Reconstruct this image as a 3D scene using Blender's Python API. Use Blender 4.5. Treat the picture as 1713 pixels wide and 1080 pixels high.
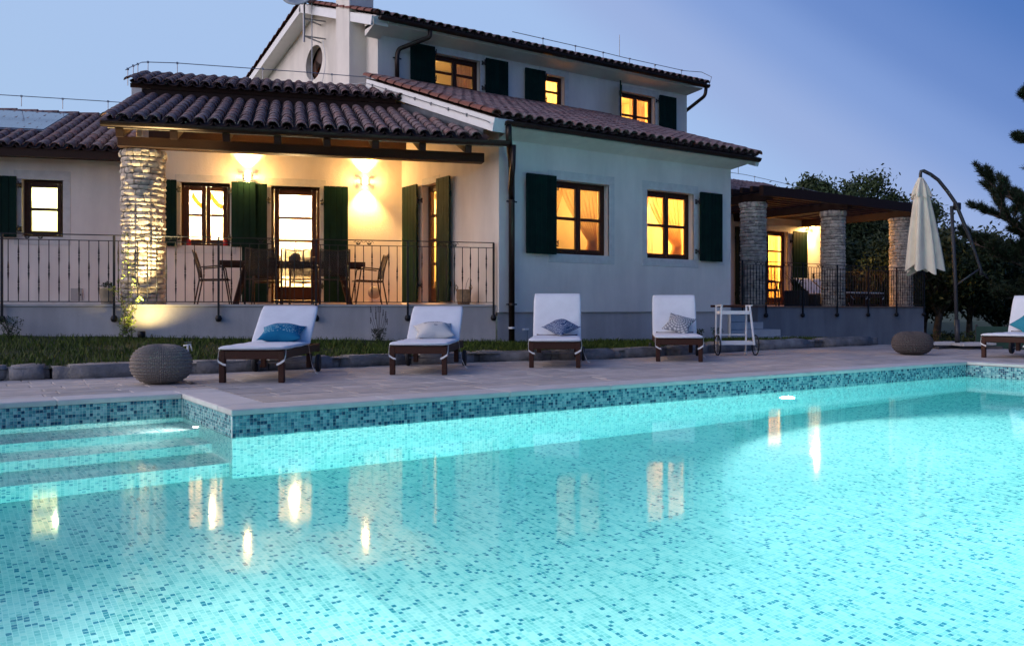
import bpy, bmesh, math, random
import numpy as np
from mathutils import Matrix, Vector, noise
rnd = random.Random(7)
nr = np.random.RandomState(11)
R = math.radians
for o in list(bpy.data.objects):
    bpy.data.objects.remove(o)
SC = bpy.context.scene
COL = SC.collection

# ------------------------------------------------------------------ camera
HEAD = R(34.2)                      # heading of the camera, from +v towards +u
CAM = Vector((-1.86, -6.455, 0.75))
cd = bpy.data.cameras.new('camera')
cam = bpy.data.objects.new('camera', cd)
COL.objects.link(cam)
cam.location = CAM
cam.rotation_euler = (R(90), 0, -HEAD)
cd.sensor_width = 36
cd.lens = 36 * 1430 / 1713
cd.shift_y = -23 / 1713
cd.clip_start = 0.05
cd.clip_end = 5000
SC.camera = cam

# ------------------------------------------------------------------ sky and render settings
W = bpy.data.worlds.new('World')
SC.world = W
W.use_nodes = True
nt = W.node_tree
nt.nodes.clear()
# clear dusk sky: deep blue high up on the right, paler blue towards the west (left and behind the camera) where the sun went down
def wn(typ, **kw):
    n_ = nt.nodes.new(typ)
    for k_, v_ in kw.items():
        setattr(n_, k_, v_)
    return n_


def sky_dot(vec):
    d_ = wn('ShaderNodeVectorMath', operation='DOT_PRODUCT')
    nrm_ = wn('ShaderNodeVectorMath', operation='NORMALIZE')
    nt.links.new(tc.outputs['Generated'], nrm_.inputs[0])
    nt.links.new(nrm_.outputs[0], d_.inputs[0])
    d_.inputs[1].default_value = Vector(vec).normalized()
    ac = wn('ShaderNodeMath', operation='ARCCOSINE')
    nt.links.new(d_.outputs['Value'], ac.inputs[0])
    dv = wn('ShaderNodeMath', operation='DIVIDE')
    nt.links.new(ac.outputs[0], dv.inputs[0])
    dv.inputs[1].default_value = math.pi
    return dv.outputs[0]


def sky_ramp(fac, stops):
    r_ = wn('ShaderNodeValToRGB')
    r_.color_ramp.interpolation = 'EASE'
    while len(r_.color_ramp.elements) < len(stops):
        r_.color_ramp.elements.new(.5)
    for e_, (p_, c_) in zip(r_.color_ramp.elements, stops):
        e_.position = p_ / 180
        e_.color = (*c_, 1)
    nt.links.new(fac, r_.inputs[0])
    return r_.outputs[0]


tc = wn('ShaderNodeTexCoord')
base = sky_ramp(sky_dot((.4445, -.3625, .819)), [(45, (.030, .095, .32)), (57, (.045, .13, .42)), (61, (.085, .195, .52)), (66, (.15, .265, .60)), (69, (.225, .35, .69)), (73, (.33, .445, .75)), (77, (.37, .53, .84)), (90, (.39, .55, .84)), (108, (.41, .58, .82)), (138, (.18, .26, .42))])
glow = sky_ramp(sky_dot((-.92, .376, .10)), [(0, (3.3, 2.55, 2.4)), (35, (1.5, 1.2, 1.17)), (66, (0, 0, 0))])
addn = wn('ShaderNodeMixRGB', blend_type='ADD')
addn.inputs[0].default_value = 1
nt.links.new(base, addn.inputs[1])
nt.links.new(glow, addn.inputs[2])
bg = wn('ShaderNodeBackground')
bg.inputs[1].default_value = 1.0
wo = wn('ShaderNodeOutputWorld')
nt.links.new(addn.outputs[0], bg.inputs[0])
nt.links.new(bg.outputs[0], wo.inputs[0])
SC.view_settings.view_transform = 'Standard'
SC.view_settings.look = 'None'
SC.view_settings.exposure = 0.0
SC.view_settings.gamma = 1.0
SC.view_settings.use_curve_mapping = False
SC.render.engine = 'CYCLES'
cy = SC.cycles
cy.use_denoising = True
cy.max_bounces = 10
cy.diffuse_bounces = 4
cy.glossy_bounces = 4
cy.transmission_bounces = 8
cy.transparent_max_bounces = 12
cy.volume_bounces = 0
cy.sample_clamp_indirect = 4.0
cy.sample_clamp_direct = 0.0
cy.caustics_reflective = False
cy.caustics_refractive = True
cy.blur_glossy = 0.3

# ------------------------------------------------------------------ helpers
WORLD = {}
CH = {}


class MB:
    """collects shapes; points are moved by self.M before they are stored"""

    def __init__(self, M=None):
        self.v = []
        self.f = []
        self.uv = []
        self.M = M or Matrix()

    def add(self, vs, fs, uv=None):
        n = len(self.v)
        M = self.M
        self.v.extend([tuple(M @ Vector(p)) for p in vs])
        self.f.extend([tuple(n + i for i in f) for f in fs])
        if uv:
            self.uv.extend(uv)
        return self

    def quad(self, a, b, c, d, uv=None):
        return self.add([a, b, c, d], [(0, 1, 2, 3)], uv)

    def box(self, x0, x1, y0, y1, z0, z1, ch=0.0):
        if ch <= 0:
            vs = [(x, y, z) for z in (z0, z1) for y in (y0, y1) for x in (x0, x1)]
            fs = [(0, 2, 3, 1), (4, 5, 7, 6), (0, 1, 5, 4), (2, 6, 7, 3), (0, 4, 6, 2), (1, 3, 7, 5)]
            return self.add(vs, fs)
        c = min(ch, (x1 - x0) * .45, (y1 - y0) * .45, (z1 - z0) * .45)
        bm = bmesh.new()
        bmesh.ops.create_cube(bm, size=1)
        for v in bm.verts:
            v.co = Vector(((x0 + x1) / 2 + v.co.x * (x1 - x0), (y0 + y1) / 2 + v.co.y * (y1 - y0), (z0 + z1) / 2 + v.co.z * (z1 - z0)))
        bmesh.ops.bevel(bm, geom=bm.edges[:], offset=c, segments=1, affect='EDGES')
        return self.bm(bm)

    def bm(self, bm):
        bm.verts.index_update()
        self.add([v.co[:] for v in bm.verts], [[v.index for v in f.verts] for f in bm.faces])
        bm.free()
        return self

    def bar(self, p, q, w, h=None, ch=0.0, up=(0, 0, 1)):
        """box beam from p to q, w wide, h high"""
        h = h or w
        p, q = Vector(p), Vector(q)
        d = (q - p)
        L = d.length
        d.normalize()
        upv = Vector(up)
        if abs(d.dot(upv)) > .98:
            upv = Vector((1, 0, 0))
        x = d.cross(upv).normalized()
        z = x.cross(d)
        T = Matrix(((x.x, d.x, z.x, p.x), (x.y, d.y, z.y, p.y), (x.z, d.z, z.z, p.z), (0, 0, 0, 1)))
        old = self.M
        self.M = old @ T
        self.box(-w / 2, w / 2, 0, L, -h / 2, h / 2, ch)
        self.M = old
        return self

    def tube(self, pts, r, n=6, closed=False, caps=True):
        pts = [Vector(p) for p in pts]
        m = len(pts)
        rs = list(r) if hasattr(r, '__len__') else [r] * m
        vs, fs = [], []
        prev = None
        for i, p in enumerate(pts):
            if closed:
                t = pts[(i + 1) % m] - pts[i - 1]
            else:
                t = pts[min(i + 1, m - 1)] - pts[max(i - 1, 0)]
            t.normalize()
            if prev is None:
                a = Vector((0, 0, 1)) if abs(t.z) < .9 else Vector((1, 0, 0))
                x = t.cross(a).normalized()
            else:
                x = (prev - t * prev.dot(t)).normalized()
            prev = x
            y = t.cross(x)
            for k in range(n):
                an = 2 * math.pi * k / n
                vs.append(p + x * (math.cos(an) * rs[i]) + y * (math.sin(an) * rs[i]))
        for i in range(m if closed else m - 1):
            j = (i + 1) % m
            for k in range(n):
                l = (k + 1) % n
                fs.append((i * n + k, i * n + l, j * n + l, j * n + k))
        if caps and not closed:
            fs.append(tuple(range(n))[::-1])
            fs.append(tuple((m - 1) * n + k for k in range(n)))
        return self.add(vs, fs)

    def lathe(self, prof, n=12, c=(0, 0, 0), arc=2 * math.pi, a0=0):
        """prof: list of (r, z)"""
        vs, fs = [], []
        full = abs(arc - 2 * math.pi) < 1e-6
        m = n if full else n + 1
        for r, z in prof:
            for k in range(m):
                a = a0 + arc * k / n
                vs.append((c[0] + r * math.cos(a), c[1] + r * math.sin(a), c[2] + z))
        for i in range(len(prof) - 1):
            for k in range(n):
                l = (k + 1) % m
                fs.append((i * m + k, i * m + l, (i + 1) * m + l, (i + 1) * m + k))
        if full:
            if prof[0][0] > 1e-5:
                fs.append(tuple(range(m))[::-1])
            if prof[-1][0] > 1e-5:
                fs.append(tuple((len(prof) - 1) * m + k for k in range(m)))
        return self.add(vs, fs)

    def prism(self, poly, z0, z1):
        n = len(poly)
        vs = [(x, y, z0) for x, y in poly] + [(x, y, z1) for x, y in poly]
        fs = [tuple(range(n))[::-1], tuple(range(n, 2 * n))]
        for i in range(n):
            j = (i + 1) % n
            fs.append((i, j, n + j, n + i))
        return self.add(vs, fs)

    def grid(self, fn, nu, nv, closed_u=False):
        vs = [fn(i / nu, j / nv) for j in range(nv + 1) for i in range(nu + (0 if closed_u else 1))]
        m = nu if closed_u else nu + 1
        fs = []
        for j in range(nv):
            for i in range(nu):
                k = (i + 1) % m
                fs.append((j * m + i, j * m + k, (j + 1) * m + k, (j + 1) * m + i))
        return self.add(vs, fs)

    def mesh(self, name, smooth=False):
        me = bpy.data.meshes.new(name)
        me.from_pydata(self.v, [], self.f)
        if self.uv and len(self.uv) == len(me.loops):
            l = me.uv_layers.new(name='UVMap')
            for i, c in enumerate(self.uv):
                l.data[i].uv = c
        if smooth:
            me.shade_smooth()
        me.update()
        return me


def np_mesh(name, verts, quads):
    """fast mesh from numpy arrays; quads (n, k)"""
    me = bpy.data.meshes.new(name)
    n, k = quads.shape
    me.vertices.add(len(verts))
    me.vertices.foreach_set('co', verts.astype(np.float32).ravel())
    me.loops.add(n * k)
    me.loops.foreach_set('vertex_index', quads.astype(np.int32).ravel())
    me.polygons.add(n)
    me.polygons.foreach_set('loop_start', np.arange(0, n * k, k, dtype=np.int32))
    me.update()
    me.validate()
    return me


def attach(o, parent=None, world=None):
    """world None: the object lives in its parent's own space; else world is its matrix"""
    COL.objects.link(o)
    if parent is None:
        WORLD[o] = world or Matrix()
        if world:
            o.matrix_basis = world
        return o
    o.parent = parent
    CH.setdefault(parent, []).append(o)
    if world is None:
        WORLD[o] = WORLD[parent].copy()
    else:
        o.matrix_parent_inverse = WORLD[parent].inverted()
        o.matrix_basis = world
        WORLD[o] = world.copy()
    return o


def obj(name, mb, mat, parent=None, world=None, smooth=False):
    me = mb if isinstance(mb, bpy.types.Mesh) else mb.mesh(name, smooth)
    if mat is not None and not me.materials:
        me.materials.append(mat)
    o = bpy.data.objects.new(name, me)
    return attach(o, parent, world)


I4 = Matrix()


def wobj(name, mb, mat, parent=None, smooth=False):
    """the mesh is already in world coordinates"""
    return obj(name, mb, mat, parent, I4.copy() if parent else None, smooth)


def tag(o, label=None, cat=None, group=None, kind=None):
    if label:
        o['label'] = label
    if cat:
        o['category'] = cat
    if group:
        o['group'] = group
    if kind:
        o['kind'] = kind
    return o


def thing(name, label, cat, loc=(0, 0, 0), rz=0, group=None):
    o = bpy.data.objects.new(name, None)
    o.empty_display_size = .2
    w = Matrix.Translation(loc) @ Matrix.Rotation(rz, 4, 'Z')
    attach(o, None, w)
    return tag(o, label, cat, group)


def struct(name, mb, mat, parent=None, smooth=False):
    o = wobj(name, mb, mat, parent, smooth)
    if parent is None:
        o['kind'] = 'structure'
    return o


def copy_tree(o, parent=None):
    c = o.copy()
    COL.objects.link(c)
    if parent:
        c.parent = parent
        CH.setdefault(parent, []).append(c)
    for k in CH.get(o, [])[:]:
        copy_tree(k, c)
    return c


def dup(root, loc, rz, label, group=None):
    c = copy_tree(root)
    c.matrix_basis = Matrix.Translation(loc) @ Matrix.Rotation(rz, 4, 'Z')
    WORLD[c] = c.matrix_basis.copy()
    c['label'] = label
    if group:
        c['group'] = group
    return c


def frame(ox, oy, ang, oz=0):
    return Matrix.Translation((ox, oy, oz)) @ Matrix.Rotation(ang, 4, 'Z')


WA = R(-19.7)
WING = frame(6.0, 5.60, WA)        # local x along the porch front, local y into the house
BACK = WING @ Matrix.Translation((0, 3.27, 0))
FAC = frame(0, 5.50, 0)
UP = frame(0, 10.09, 0)
RW = frame(0, 10.5, 0)
SIDE = frame(6.0, 0, R(-90))        # local x = -v, local y = +u


# ------------------------------------------------------------------ materials
def nodes(name):
    m = bpy.data.materials.new(name)
    m.use_nodes = True
    t = m.node_tree
    b = t.nodes['Principled BSDF']
    return m, t, b


def nn(t, typ, **kw):
    n = t.nodes.new(typ)
    for k, v in kw.items():
        setattr(n, k, v)
    return n


def math_n(t, op, a, b=None, clamp=False):
    n = nn(t, 'ShaderNodeMath', operation=op, use_clamp=clamp)
    for i, x in enumerate((a, b)):
        if x is None:
            continue
        if isinstance(x, (int, float)):
            n.inputs[i].default_value = x
        else:
            t.links.new(x, n.inputs[i])
    return n.outputs[0]


def mix_c(t, fac, a, b, mode='MIX'):
    n = nn(t, 'ShaderNodeMixRGB', blend_type=mode)
    for i, x in enumerate((fac, a, b)):
        if isinstance(x, (int, float)):
            n.inputs[i].default_value = x
        elif isinstance(x, tuple):
            n.inputs[i].default_value = (*x[:3], 1)
        else:
            t.links.new(x, n.inputs[i])
    return n.outputs[0]


def ramp(t, fac, stops, interp='LINEAR'):
    n = nn(t, 'ShaderNodeValToRGB')
    cr = n.color_ramp
    cr.interpolation = interp
    while len(cr.elements) < len(stops):
        cr.elements.new(0.5)
    for e, (p, c) in zip(cr.elements, stops):
        e.position = p
        e.color = (*c[:3], 1)
    t.links.new(fac, n.inputs[0])
    return n.outputs[0]


def bump_n(t, b, h, strength=.3, dist=.01):
    n = nn(t, 'ShaderNodeBump')
    n.inputs['Strength'].default_value = strength
    n.inputs['Distance'].default_value = dist
    t.links.new(h, n.inputs['Height'])
    t.links.new(n.outputs[0], b.inputs['Normal'])
    return n


def noise_t(t, scale, detail=4, rough=.55, vec=None, stretch=None):
    if vec is None:
        vec = nn(t, 'ShaderNodeNewGeometry').outputs['Position']
    if stretch:
        mp = nn(t, 'ShaderNodeMapping')
        mp.inputs['Scale'].default_value = stretch
        t.links.new(vec, mp.inputs[0])
        vec = mp.outputs[0]
    n = nn(t, 'ShaderNodeTexNoise')
    n.inputs['Scale'].default_value = scale
    n.inputs['Detail'].default_value = detail
    n.inputs['Roughness'].default_value = rough
    t.links.new(vec, n.inputs['Vector'])
    return n.outputs[0]


def mat(name, col, rough=.6, var=.15, vs=5, bump=0, bs=60, bdist=.01, metal=0, spec=.5, orand=0, irand=0, stretch=None, obj_space=False, sheen=0):
    m, t, b = nodes(name)
    vec = None
    if obj_space:
        vec = nn(t, 'ShaderNodeTexCoord').outputs['Object']
    lo = tuple(c * (1 - var) for c in col)
    hi = tuple(min(1, c * (1 + var)) for c in col)
    f = ramp(t, noise_t(t, vs, 5, .6, vec, stretch), [(.3, (0, 0, 0)), (.7, (1, 1, 1))])
    c = mix_c(t, f, lo, hi)
    if orand:
        r = nn(t, 'ShaderNodeObjectInfo').outputs['Random']
        k = math_n(t, 'MULTIPLY_ADD', r, 2 * orand)
        k.node.inputs[2].default_value = 1 - orand
        c = mix_c(t, 1.0, c, k, 'MULTIPLY')
    if irand:
        r = nn(t, 'ShaderNodeNewGeometry').outputs['Random Per Island']
        k = math_n(t, 'MULTIPLY_ADD', r, 2 * irand)
        k.node.inputs[2].default_value = 1 - irand
        c = mix_c(t, 1.0, c, k, 'MULTIPLY')
    t.links.new(c, b.inputs['Base Color'])
    b.inputs['Roughness'].default_value = rough
    b.inputs['Metallic'].default_value = metal
    b.inputs['Specular IOR Level'].default_value = spec
    if sheen:
        b.inputs['Sheen Weight'].default_value = sheen
    if bump:
        bump_n(t, b, noise_t(t, bs, 6, .65, vec, stretch), bump, bdist)
    return m


def emis(name, col, s):
    m, t, b = nodes(name)
    b.inputs['Base Color'].default_value = (*col, 1)
    b.inputs['Emission Color'].default_value = (*col, 1)
    b.inputs['Emission Strength'].default_value = s
    return m


def plaster_mat(name, col, dirt=.12):
    m, t, b = nodes(name)
    big = noise_t(t, .7, 4, .6)
    fine = noise_t(t, 9, 5, .6)
    streak = noise_t(t, 2.2, 4, .6, None, (1, 1, .18))
    f = math_n(t, 'ADD', math_n(t, 'MULTIPLY', big, .5), math_n(t, 'MULTIPLY', streak, .5))
    c = mix_c(t, ramp(t, f, [(.42, (0, 0, 0)), (.60, (1, 1, 1))]), tuple(x * (1 - dirt * 1.3) for x in col), col)
    c = mix_c(t, math_n(t, 'MULTIPLY', fine, .12), c, tuple(x * .75 for x in col))
    t.links.new(c, b.inputs['Base Color'])
    b.inputs['Roughness'].default_value = .9
    b.inputs['Specular IOR Level'].default_value = .15
    h = math_n(t, 'ADD', noise_t(t, 130, 4, .7), math_n(t, 'MULTIPLY', noise_t(t, 28, 3, .6), 1.3))
    bump_n(t, b, h, .55, .006)
    return m


def tile_mat():
    m, t, b = nodes('roof_clay')
    r1 = nn(t, 'ShaderNodeObjectInfo').outputs['Random']
    r2 = nn(t, 'ShaderNodeNewGeometry').outputs['Random Per Island']
    r = math_n(t, 'FRACT', math_n(t, 'ADD', math_n(t, 'MULTIPLY', r1, 7.3), r2))
    c = ramp(t, r, [(0, (.13, .058, .050)), (.25, (.21, .115, .10)), (.5, (.155, .085, .082)), (.72, (.24, .155, .14)), (.9, (.25, .095, .065)), (1, (.16, .078, .070))])
    n1 = noise_t(t, 14, 5, .65)
    c = mix_c(t, ramp(t, n1, [(.42, (0, 0, 0)), (.7, (1, 1, 1))]), c, (.29, .24, .225))
    n2 = noise_t(t, 5, 5, .6)
    c = mix_c(t, ramp(t, n2, [(.5, (0, 0, 0)), (.75, (.8, .8, .8))]), c, (.042, .027, .025))
    t.links.new(c, b.inputs['Base Color'])
    b.inputs['Roughness'].default_value = .75
    b.inputs['Specular IOR Level'].default_value = .35
    bump_n(t, b, noise_t(t, 60, 5, .7), .35, .006)
    return m


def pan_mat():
    return mat('pan_clay', (.050, .026, .022), .9, .35, 9, .3, 60, .006, irand=.3)  # tile clay darkened to hold the shade and dirt between cover tiles


def mosaic_stops(t, r, dark=.13, deep=False):
    if deep:
        return ramp(t, r, [(0, (.012, .075, .13)), (.10, (.02, .12, .19)), (.17, (.07, .24, .29)), (.36, (.13, .35, .37)), (.55, (.22, .46, .47)), (.78, (.36, .58, .57))], 'CONSTANT')
    return ramp(t, r, [(0, (.03, .26, .36)), (.07, (.07, .36, .42)), (.105, (.34, .60, .58)), (.27, (.54, .74, .70)), (.52, (.72, .83, .77)), (.76, (.84, .88, .81))], 'CONSTANT')


def mosaic_mat(name, deep=False):
    """floor / wall mosaic from the UV map in metres"""
    m, t, b = nodes(name)
    uv = nn(t, 'ShaderNodeUVMap').outputs[0]
    sc = nn(t, 'ShaderNodeVectorMath', operation='SCALE')
    sc.inputs['Scale'].default_value = 1 / .0265
    t.links.new(uv, sc.inputs[0])
    fl = nn(t, 'ShaderNodeVectorMath', operation='FLOOR')
    fr = nn(t, 'ShaderNodeVectorMath', operation='FRACTION')
    t.links.new(sc.outputs[0], fl.inputs[0])
    t.links.new(sc.outputs[0], fr.inputs[0])
    wn = nn(t, 'ShaderNodeTexWhiteNoise', noise_dimensions='2D')
    t.links.new(fl.outputs[0], wn.inputs['Vector'])
    r = wn.outputs['Value']
    # sheets were laid in short runs of one tint: mix a run-wise value into the pale tiles
    dv = nn(t, 'ShaderNodeVectorMath', operation='MULTIPLY')
    dv.inputs[1].default_value = (1, .22, 1)
    t.links.new(fl.outputs[0], dv.inputs[0])
    f2 = nn(t, 'ShaderNodeVectorMath', operation='FLOOR')
    t.links.new(dv.outputs[0], f2.inputs[0])
    w2 = nn(t, 'ShaderNodeTexWhiteNoise', noise_dimensions='2D')
    t.links.new(f2.outputs[0], w2.inputs['Vector'])
    run = math_n(t, 'ADD', math_n(t, 'MULTIPLY', r, .5), math_n(t, 'MULTIPLY', w2.outputs['Value'], .5))
    run = math_n(t, 'MAXIMUM', run, .12)
    pick = math_n(t, 'LESS_THAN', r, .095)
    c = mix_c(t, pick, mosaic_stops(t, run, deep=deep), mosaic_stops(t, r, deep=deep))
    sx = nn(t, 'ShaderNodeSeparateXYZ')
    t.links.new(fr.outputs[0], sx.inputs[0])
    ed = []
    for k in (0, 1):
        a = math_n(t, 'ABSOLUTE', math_n(t, 'SUBTRACT', sx.outputs[k], .5))
        ed.append(a)
    e = math_n(t, 'MAXIMUM', ed[0], ed[1])
    g = math_n(t, 'GREATER_THAN', e, .43)
    c = mix_c(t, g, c, (.90, .93, .87))
    t.links.new(c, b.inputs['Base Color'])
    b.inputs['Roughness'].default_value = .35
    return m


def mosaic_tile_mat():
    m, t, b = nodes('mosaic_glass')
    r = nn(t, 'ShaderNodeNewGeometry').outputs['Random Per Island']
    c = mosaic_stops(t, r, deep=True)
    t.links.new(c, b.inputs['Base Color'])
    b.inputs['Roughness'].default_value = .12
    return m


def glass_mat():
    m = bpy.data.materials.new('window_glass')
    m.use_nodes = True
    t = m.node_tree
    t.nodes.clear()
    tr = nn(t, 'ShaderNodeBsdfTransparent')
    tr.inputs[0].default_value = (.96, .97, .96, 1)
    gl = nn(t, 'ShaderNodeBsdfGlossy')
    gl.inputs['Roughness'].default_value = .02
    fr = nn(t, 'ShaderNodeFresnel')
    fr.inputs[0].default_value = 1.5
    mx = nn(t, 'ShaderNodeMixShader')
    t.links.new(fr.outputs[0], mx.inputs[0])
    t.links.new(tr.outputs[0], mx.inputs[1])
    t.links.new(gl.outputs[0], mx.inputs[2])
    o = nn(t, 'ShaderNodeOutputMaterial')
    t.links.new(mx.outputs[0], o.inputs[0])
    return m


def cloth_mat(name, col, trans=.5, var=.12, vs=30, opacity=.45):
    """thin curtain cloth that lets light through"""
    m = bpy.data.materials.new(name)
    m.use_nodes = True
    t = m.node_tree
    t.nodes.clear()
    c = mix_c(t, noise_t(t, vs, 3), tuple(x * (1 - var) for x in col), tuple(min(1, x * (1 + var)) for x in col))
    d = nn(t, 'ShaderNodeBsdfDiffuse')
    tl = nn(t, 'ShaderNodeBsdfTranslucent')
    t.links.new(c, d.inputs[0])
    t.links.new(c, tl.inputs[0])
    mx = nn(t, 'ShaderNodeMixShader')
    mx.inputs[0].default_value = trans
    t.links.new(d.outputs[0], mx.inputs[1])
    t.links.new(tl.outputs[0], mx.inputs[2])
    # an open weave: seen face-on it lets the room show through, edge-on it closes up
    tp = nn(t, 'ShaderNodeBsdfTransparent')
    lw = nn(t, 'ShaderNodeLayerWeight')
    lw.inputs[0].default_value = .5
    op = math_n(t, 'MULTIPLY_ADD', lw.outputs['Facing'], .55, True)
    op.node.inputs[2].default_value = opacity
    m2 = nn(t, 'ShaderNodeMixShader')
    t.links.new(op, m2.inputs[0])
    t.links.new(tp.outputs[0], m2.inputs[1])
    t.links.new(mx.outputs[0], m2.inputs[2])
    o = nn(t, 'ShaderNodeOutputMaterial')
    t.links.new(m2.outputs[0], o.inputs[0])
    return m


def leaf_mat(name, col, var=.35):
    m, t, b = nodes(name)
    r = nn(t, 'ShaderNodeNewGeometry').outputs['Random Per Island']
    n = noise_t(t, .8, 3)
    f = math_n(t, 'ADD', math_n(t, 'MULTIPLY', r, .6), math_n(t, 'MULTIPLY', n, .4))
    c = mix_c(t, f, tuple(x * (1 - var) for x in col), tuple(x * (1 + var) for x in col))
    t.links.new(c, b.inputs['Base Color'])
    b.inputs['Roughness'].default_value = .6
    b.inputs['Specular IOR Level'].default_value = .25
    b.inputs['Subsurface Weight'].default_value = 0
    return m


def water_mat():
    m = bpy.data.materials.new('pool_water')
    m.use_nodes = True
    t = m.node_tree
    t.nodes.clear()
    rf = nn(t, 'ShaderNodeBsdfRefraction')
    rf.inputs['IOR'].default_value = 1.333
    rf.inputs['Roughness'].default_value = 0.0
    gl = nn(t, 'ShaderNodeBsdfGlossy')
    gl.inputs['Roughness'].default_value = .055
    fr = nn(t, 'ShaderNodeFresnel')
    fr.inputs[0].default_value = 1.333
    fk = math_n(t, 'MULTIPLY', fr.outputs[0], .78)
    g = nn(t, 'ShaderNodeMixShader')
    t.links.new(fk, g.inputs[0])
    t.links.new(rf.outputs[0], g.inputs[1])
    t.links.new(gl.outputs[0], g.inputs[2])
    h1 = noise_t(t, 1.6, 2, .5, None, (1, .6, 1))
    h2 = noise_t(t, 9, 3, .55)
    h = math_n(t, 'ADD', h1, math_n(t, 'MULTIPLY', h2, .12))
    bp = nn(t, 'ShaderNodeBump')
    bp.inputs['Strength'].default_value = .5
    bp.inputs['Distance'].default_value = .0032
    t.links.new(h, bp.inputs['Height'])
    for n_ in (rf, gl, fr):
        t.links.new(bp.outputs[0], n_.inputs['Normal'])
    va = nn(t, 'ShaderNodeVolumeAbsorption')
    va.inputs['Color'].default_value = (.06, .885, .985, 1)
    va.inputs['Density'].default_value = .205
    o = nn(t, 'ShaderNodeOutputMaterial')
    t.links.new(g.outputs[0], o.inputs['Surface'])
    t.links.new(va.outputs[0], o.inputs['Volume'])
    return m


def pillow_mat(kind):
    m, t, b = nodes('pillow_' + kind)
    tc = nn(t, 'ShaderNodeTexCoord').outputs['Object']
    b.inputs['Roughness'].default_value = .85
    b.inputs['Specular IOR Level'].default_value = .1
    sx = nn(t, 'ShaderNodeSeparateXYZ')
    t.links.new(tc, sx.inputs[0])
    X, Z = sx.outputs[0], sx.outputs[2]
    if kind == 'teal':
        v = nn(t, 'ShaderNodeTexVoronoi')
        v.inputs['Scale'].default_value = 48
        t.links.new(tc, v.inputs['Vector'])
        d = math_n(t, 'LESS_THAN', v.outputs['Distance'], .36)
        edge = noise_t(t, 7, 3, .5, tc)
        z = math_n(t, 'ADD', Z, math_n(t, 'MULTIPLY', edge, .05))
        k = math_n(t, 'MULTIPLY', d, math_n(t, 'GREATER_THAN', z, -.13))
        c = mix_c(t, k, (.012, .16, .30), (.25, .46, .50))
    elif kind == 'white':
        band = math_n(t, 'MULTIPLY', math_n(t, 'GREATER_THAN', Z, .03), math_n(t, 'LESS_THAN', math_n(t, 'ABSOLUTE', math_n(t, 'ADD', X, .0)), .12))
        v = nn(t, 'ShaderNodeTexVoronoi', feature='DISTANCE_TO_EDGE')
        v.inputs['Scale'].default_value = 55
        t.links.new(tc, v.inputs['Vector'])
        k = math_n(t, 'MULTIPLY', band, math_n(t, 'GREATER_THAN', v.outputs['Distance'], .12))
        sq = None
        for cx, cz in ((.17, .02), (.02, -.06)):
            a = math_n(t, 'MAXIMUM', math_n(t, 'ABSOLUTE', math_n(t, 'SUBTRACT', X, cx)), math_n(t, 'ABSOLUTE', math_n(t, 'SUBTRACT', Z, cz)))
            q = math_n(t, 'MULTIPLY', math_n(t, 'LESS_THAN', a, .022), math_n(t, 'GREATER_THAN', v.outputs['Distance'], .1))
            sq = q if sq is None else math_n(t, 'ADD', sq, q)
        c = mix_c(t, math_n(t, 'ADD', k, sq, True), (.62, .61, .57), (.14, .15, .17))
    elif kind == 'navy':
        # hexagon-like lattice of pale lines
        v = nn(t, 'ShaderNodeTexVoronoi', feature='DISTANCE_TO_EDGE')
        v.inputs['Scale'].default_value = 30
        v.inputs['Randomness'].default_value = .15
        t.links.new(tc, v.inputs['Vector'])
        d = v.outputs['Distance']
        k = math_n(t, 'MULTIPLY', math_n(t, 'GREATER_THAN', d, .10), math_n(t, 'LESS_THAN', d, .22))
        c = mix_c(t, k, (.022, .05, .14), (.40, .46, .55))
    elif kind == 'mandala':
        r = math_n(t, 'SQRT', math_n(t, 'ADD', math_n(t, 'MULTIPLY', X, X), math_n(t, 'MULTIPLY', Z, Z)))
        w = math_n(t, 'SINE', math_n(t, 'MULTIPLY', r, 170))
        a = math_n(t, 'ARCTAN2', Z, X)
        p = math_n(t, 'SINE', math_n(t, 'MULTIPLY', a, 18))
        k = math_n(t, 'GREATER_THAN', math_n(t, 'ADD', w, math_n(t, 'MULTIPLY', p, .8)), .35)
        k = math_n(t, 'MULTIPLY', k, math_n(t, 'LESS_THAN', r, .27))
        c = mix_c(t, k, (.24, .25, .27), (.60, .60, .58))
    else:
        c = mix_c(t, noise_t(t, 6, 3, .5, tc), (.015, .17, .24), (.06, .33, .40))
    t.links.new(c, b.inputs['Base Color'])
    bump_n(t, b, noise_t(t, 180, 2, .5, tc), .25, .002)
    return m


def wood_mat(name, col, rough=.5, grain=(1, 1, 1), var=.3):
    m, t, b = nodes(name)
    tc = nn(t, 'ShaderNodeTexCoord').outputs['Object']
    n = noise_t(t, 18, 5, .6, tc, grain)
    r = nn(t, 'ShaderNodeObjectInfo').outputs['Random']
    c = mix_c(t, ramp(t, n, [(.3, (0, 0, 0)), (.7, (1, 1, 1))]), tuple(x * (1 - var) for x in col), tuple(x * (1 + var) for x in col))
    k = math_n(t, 'MULTIPLY_ADD', r, .3)
    k.node.inputs[2].default_value = .85
    c = mix_c(t, 1.0, c, k, 'MULTIPLY')
    t.links.new(c, b.inputs['Base Color'])
    b.inputs['Roughness'].default_value = rough
    b.inputs['Specular IOR Level'].default_value = .22
    bump_n(t, b, n, .2, .004)
    return m


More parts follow.
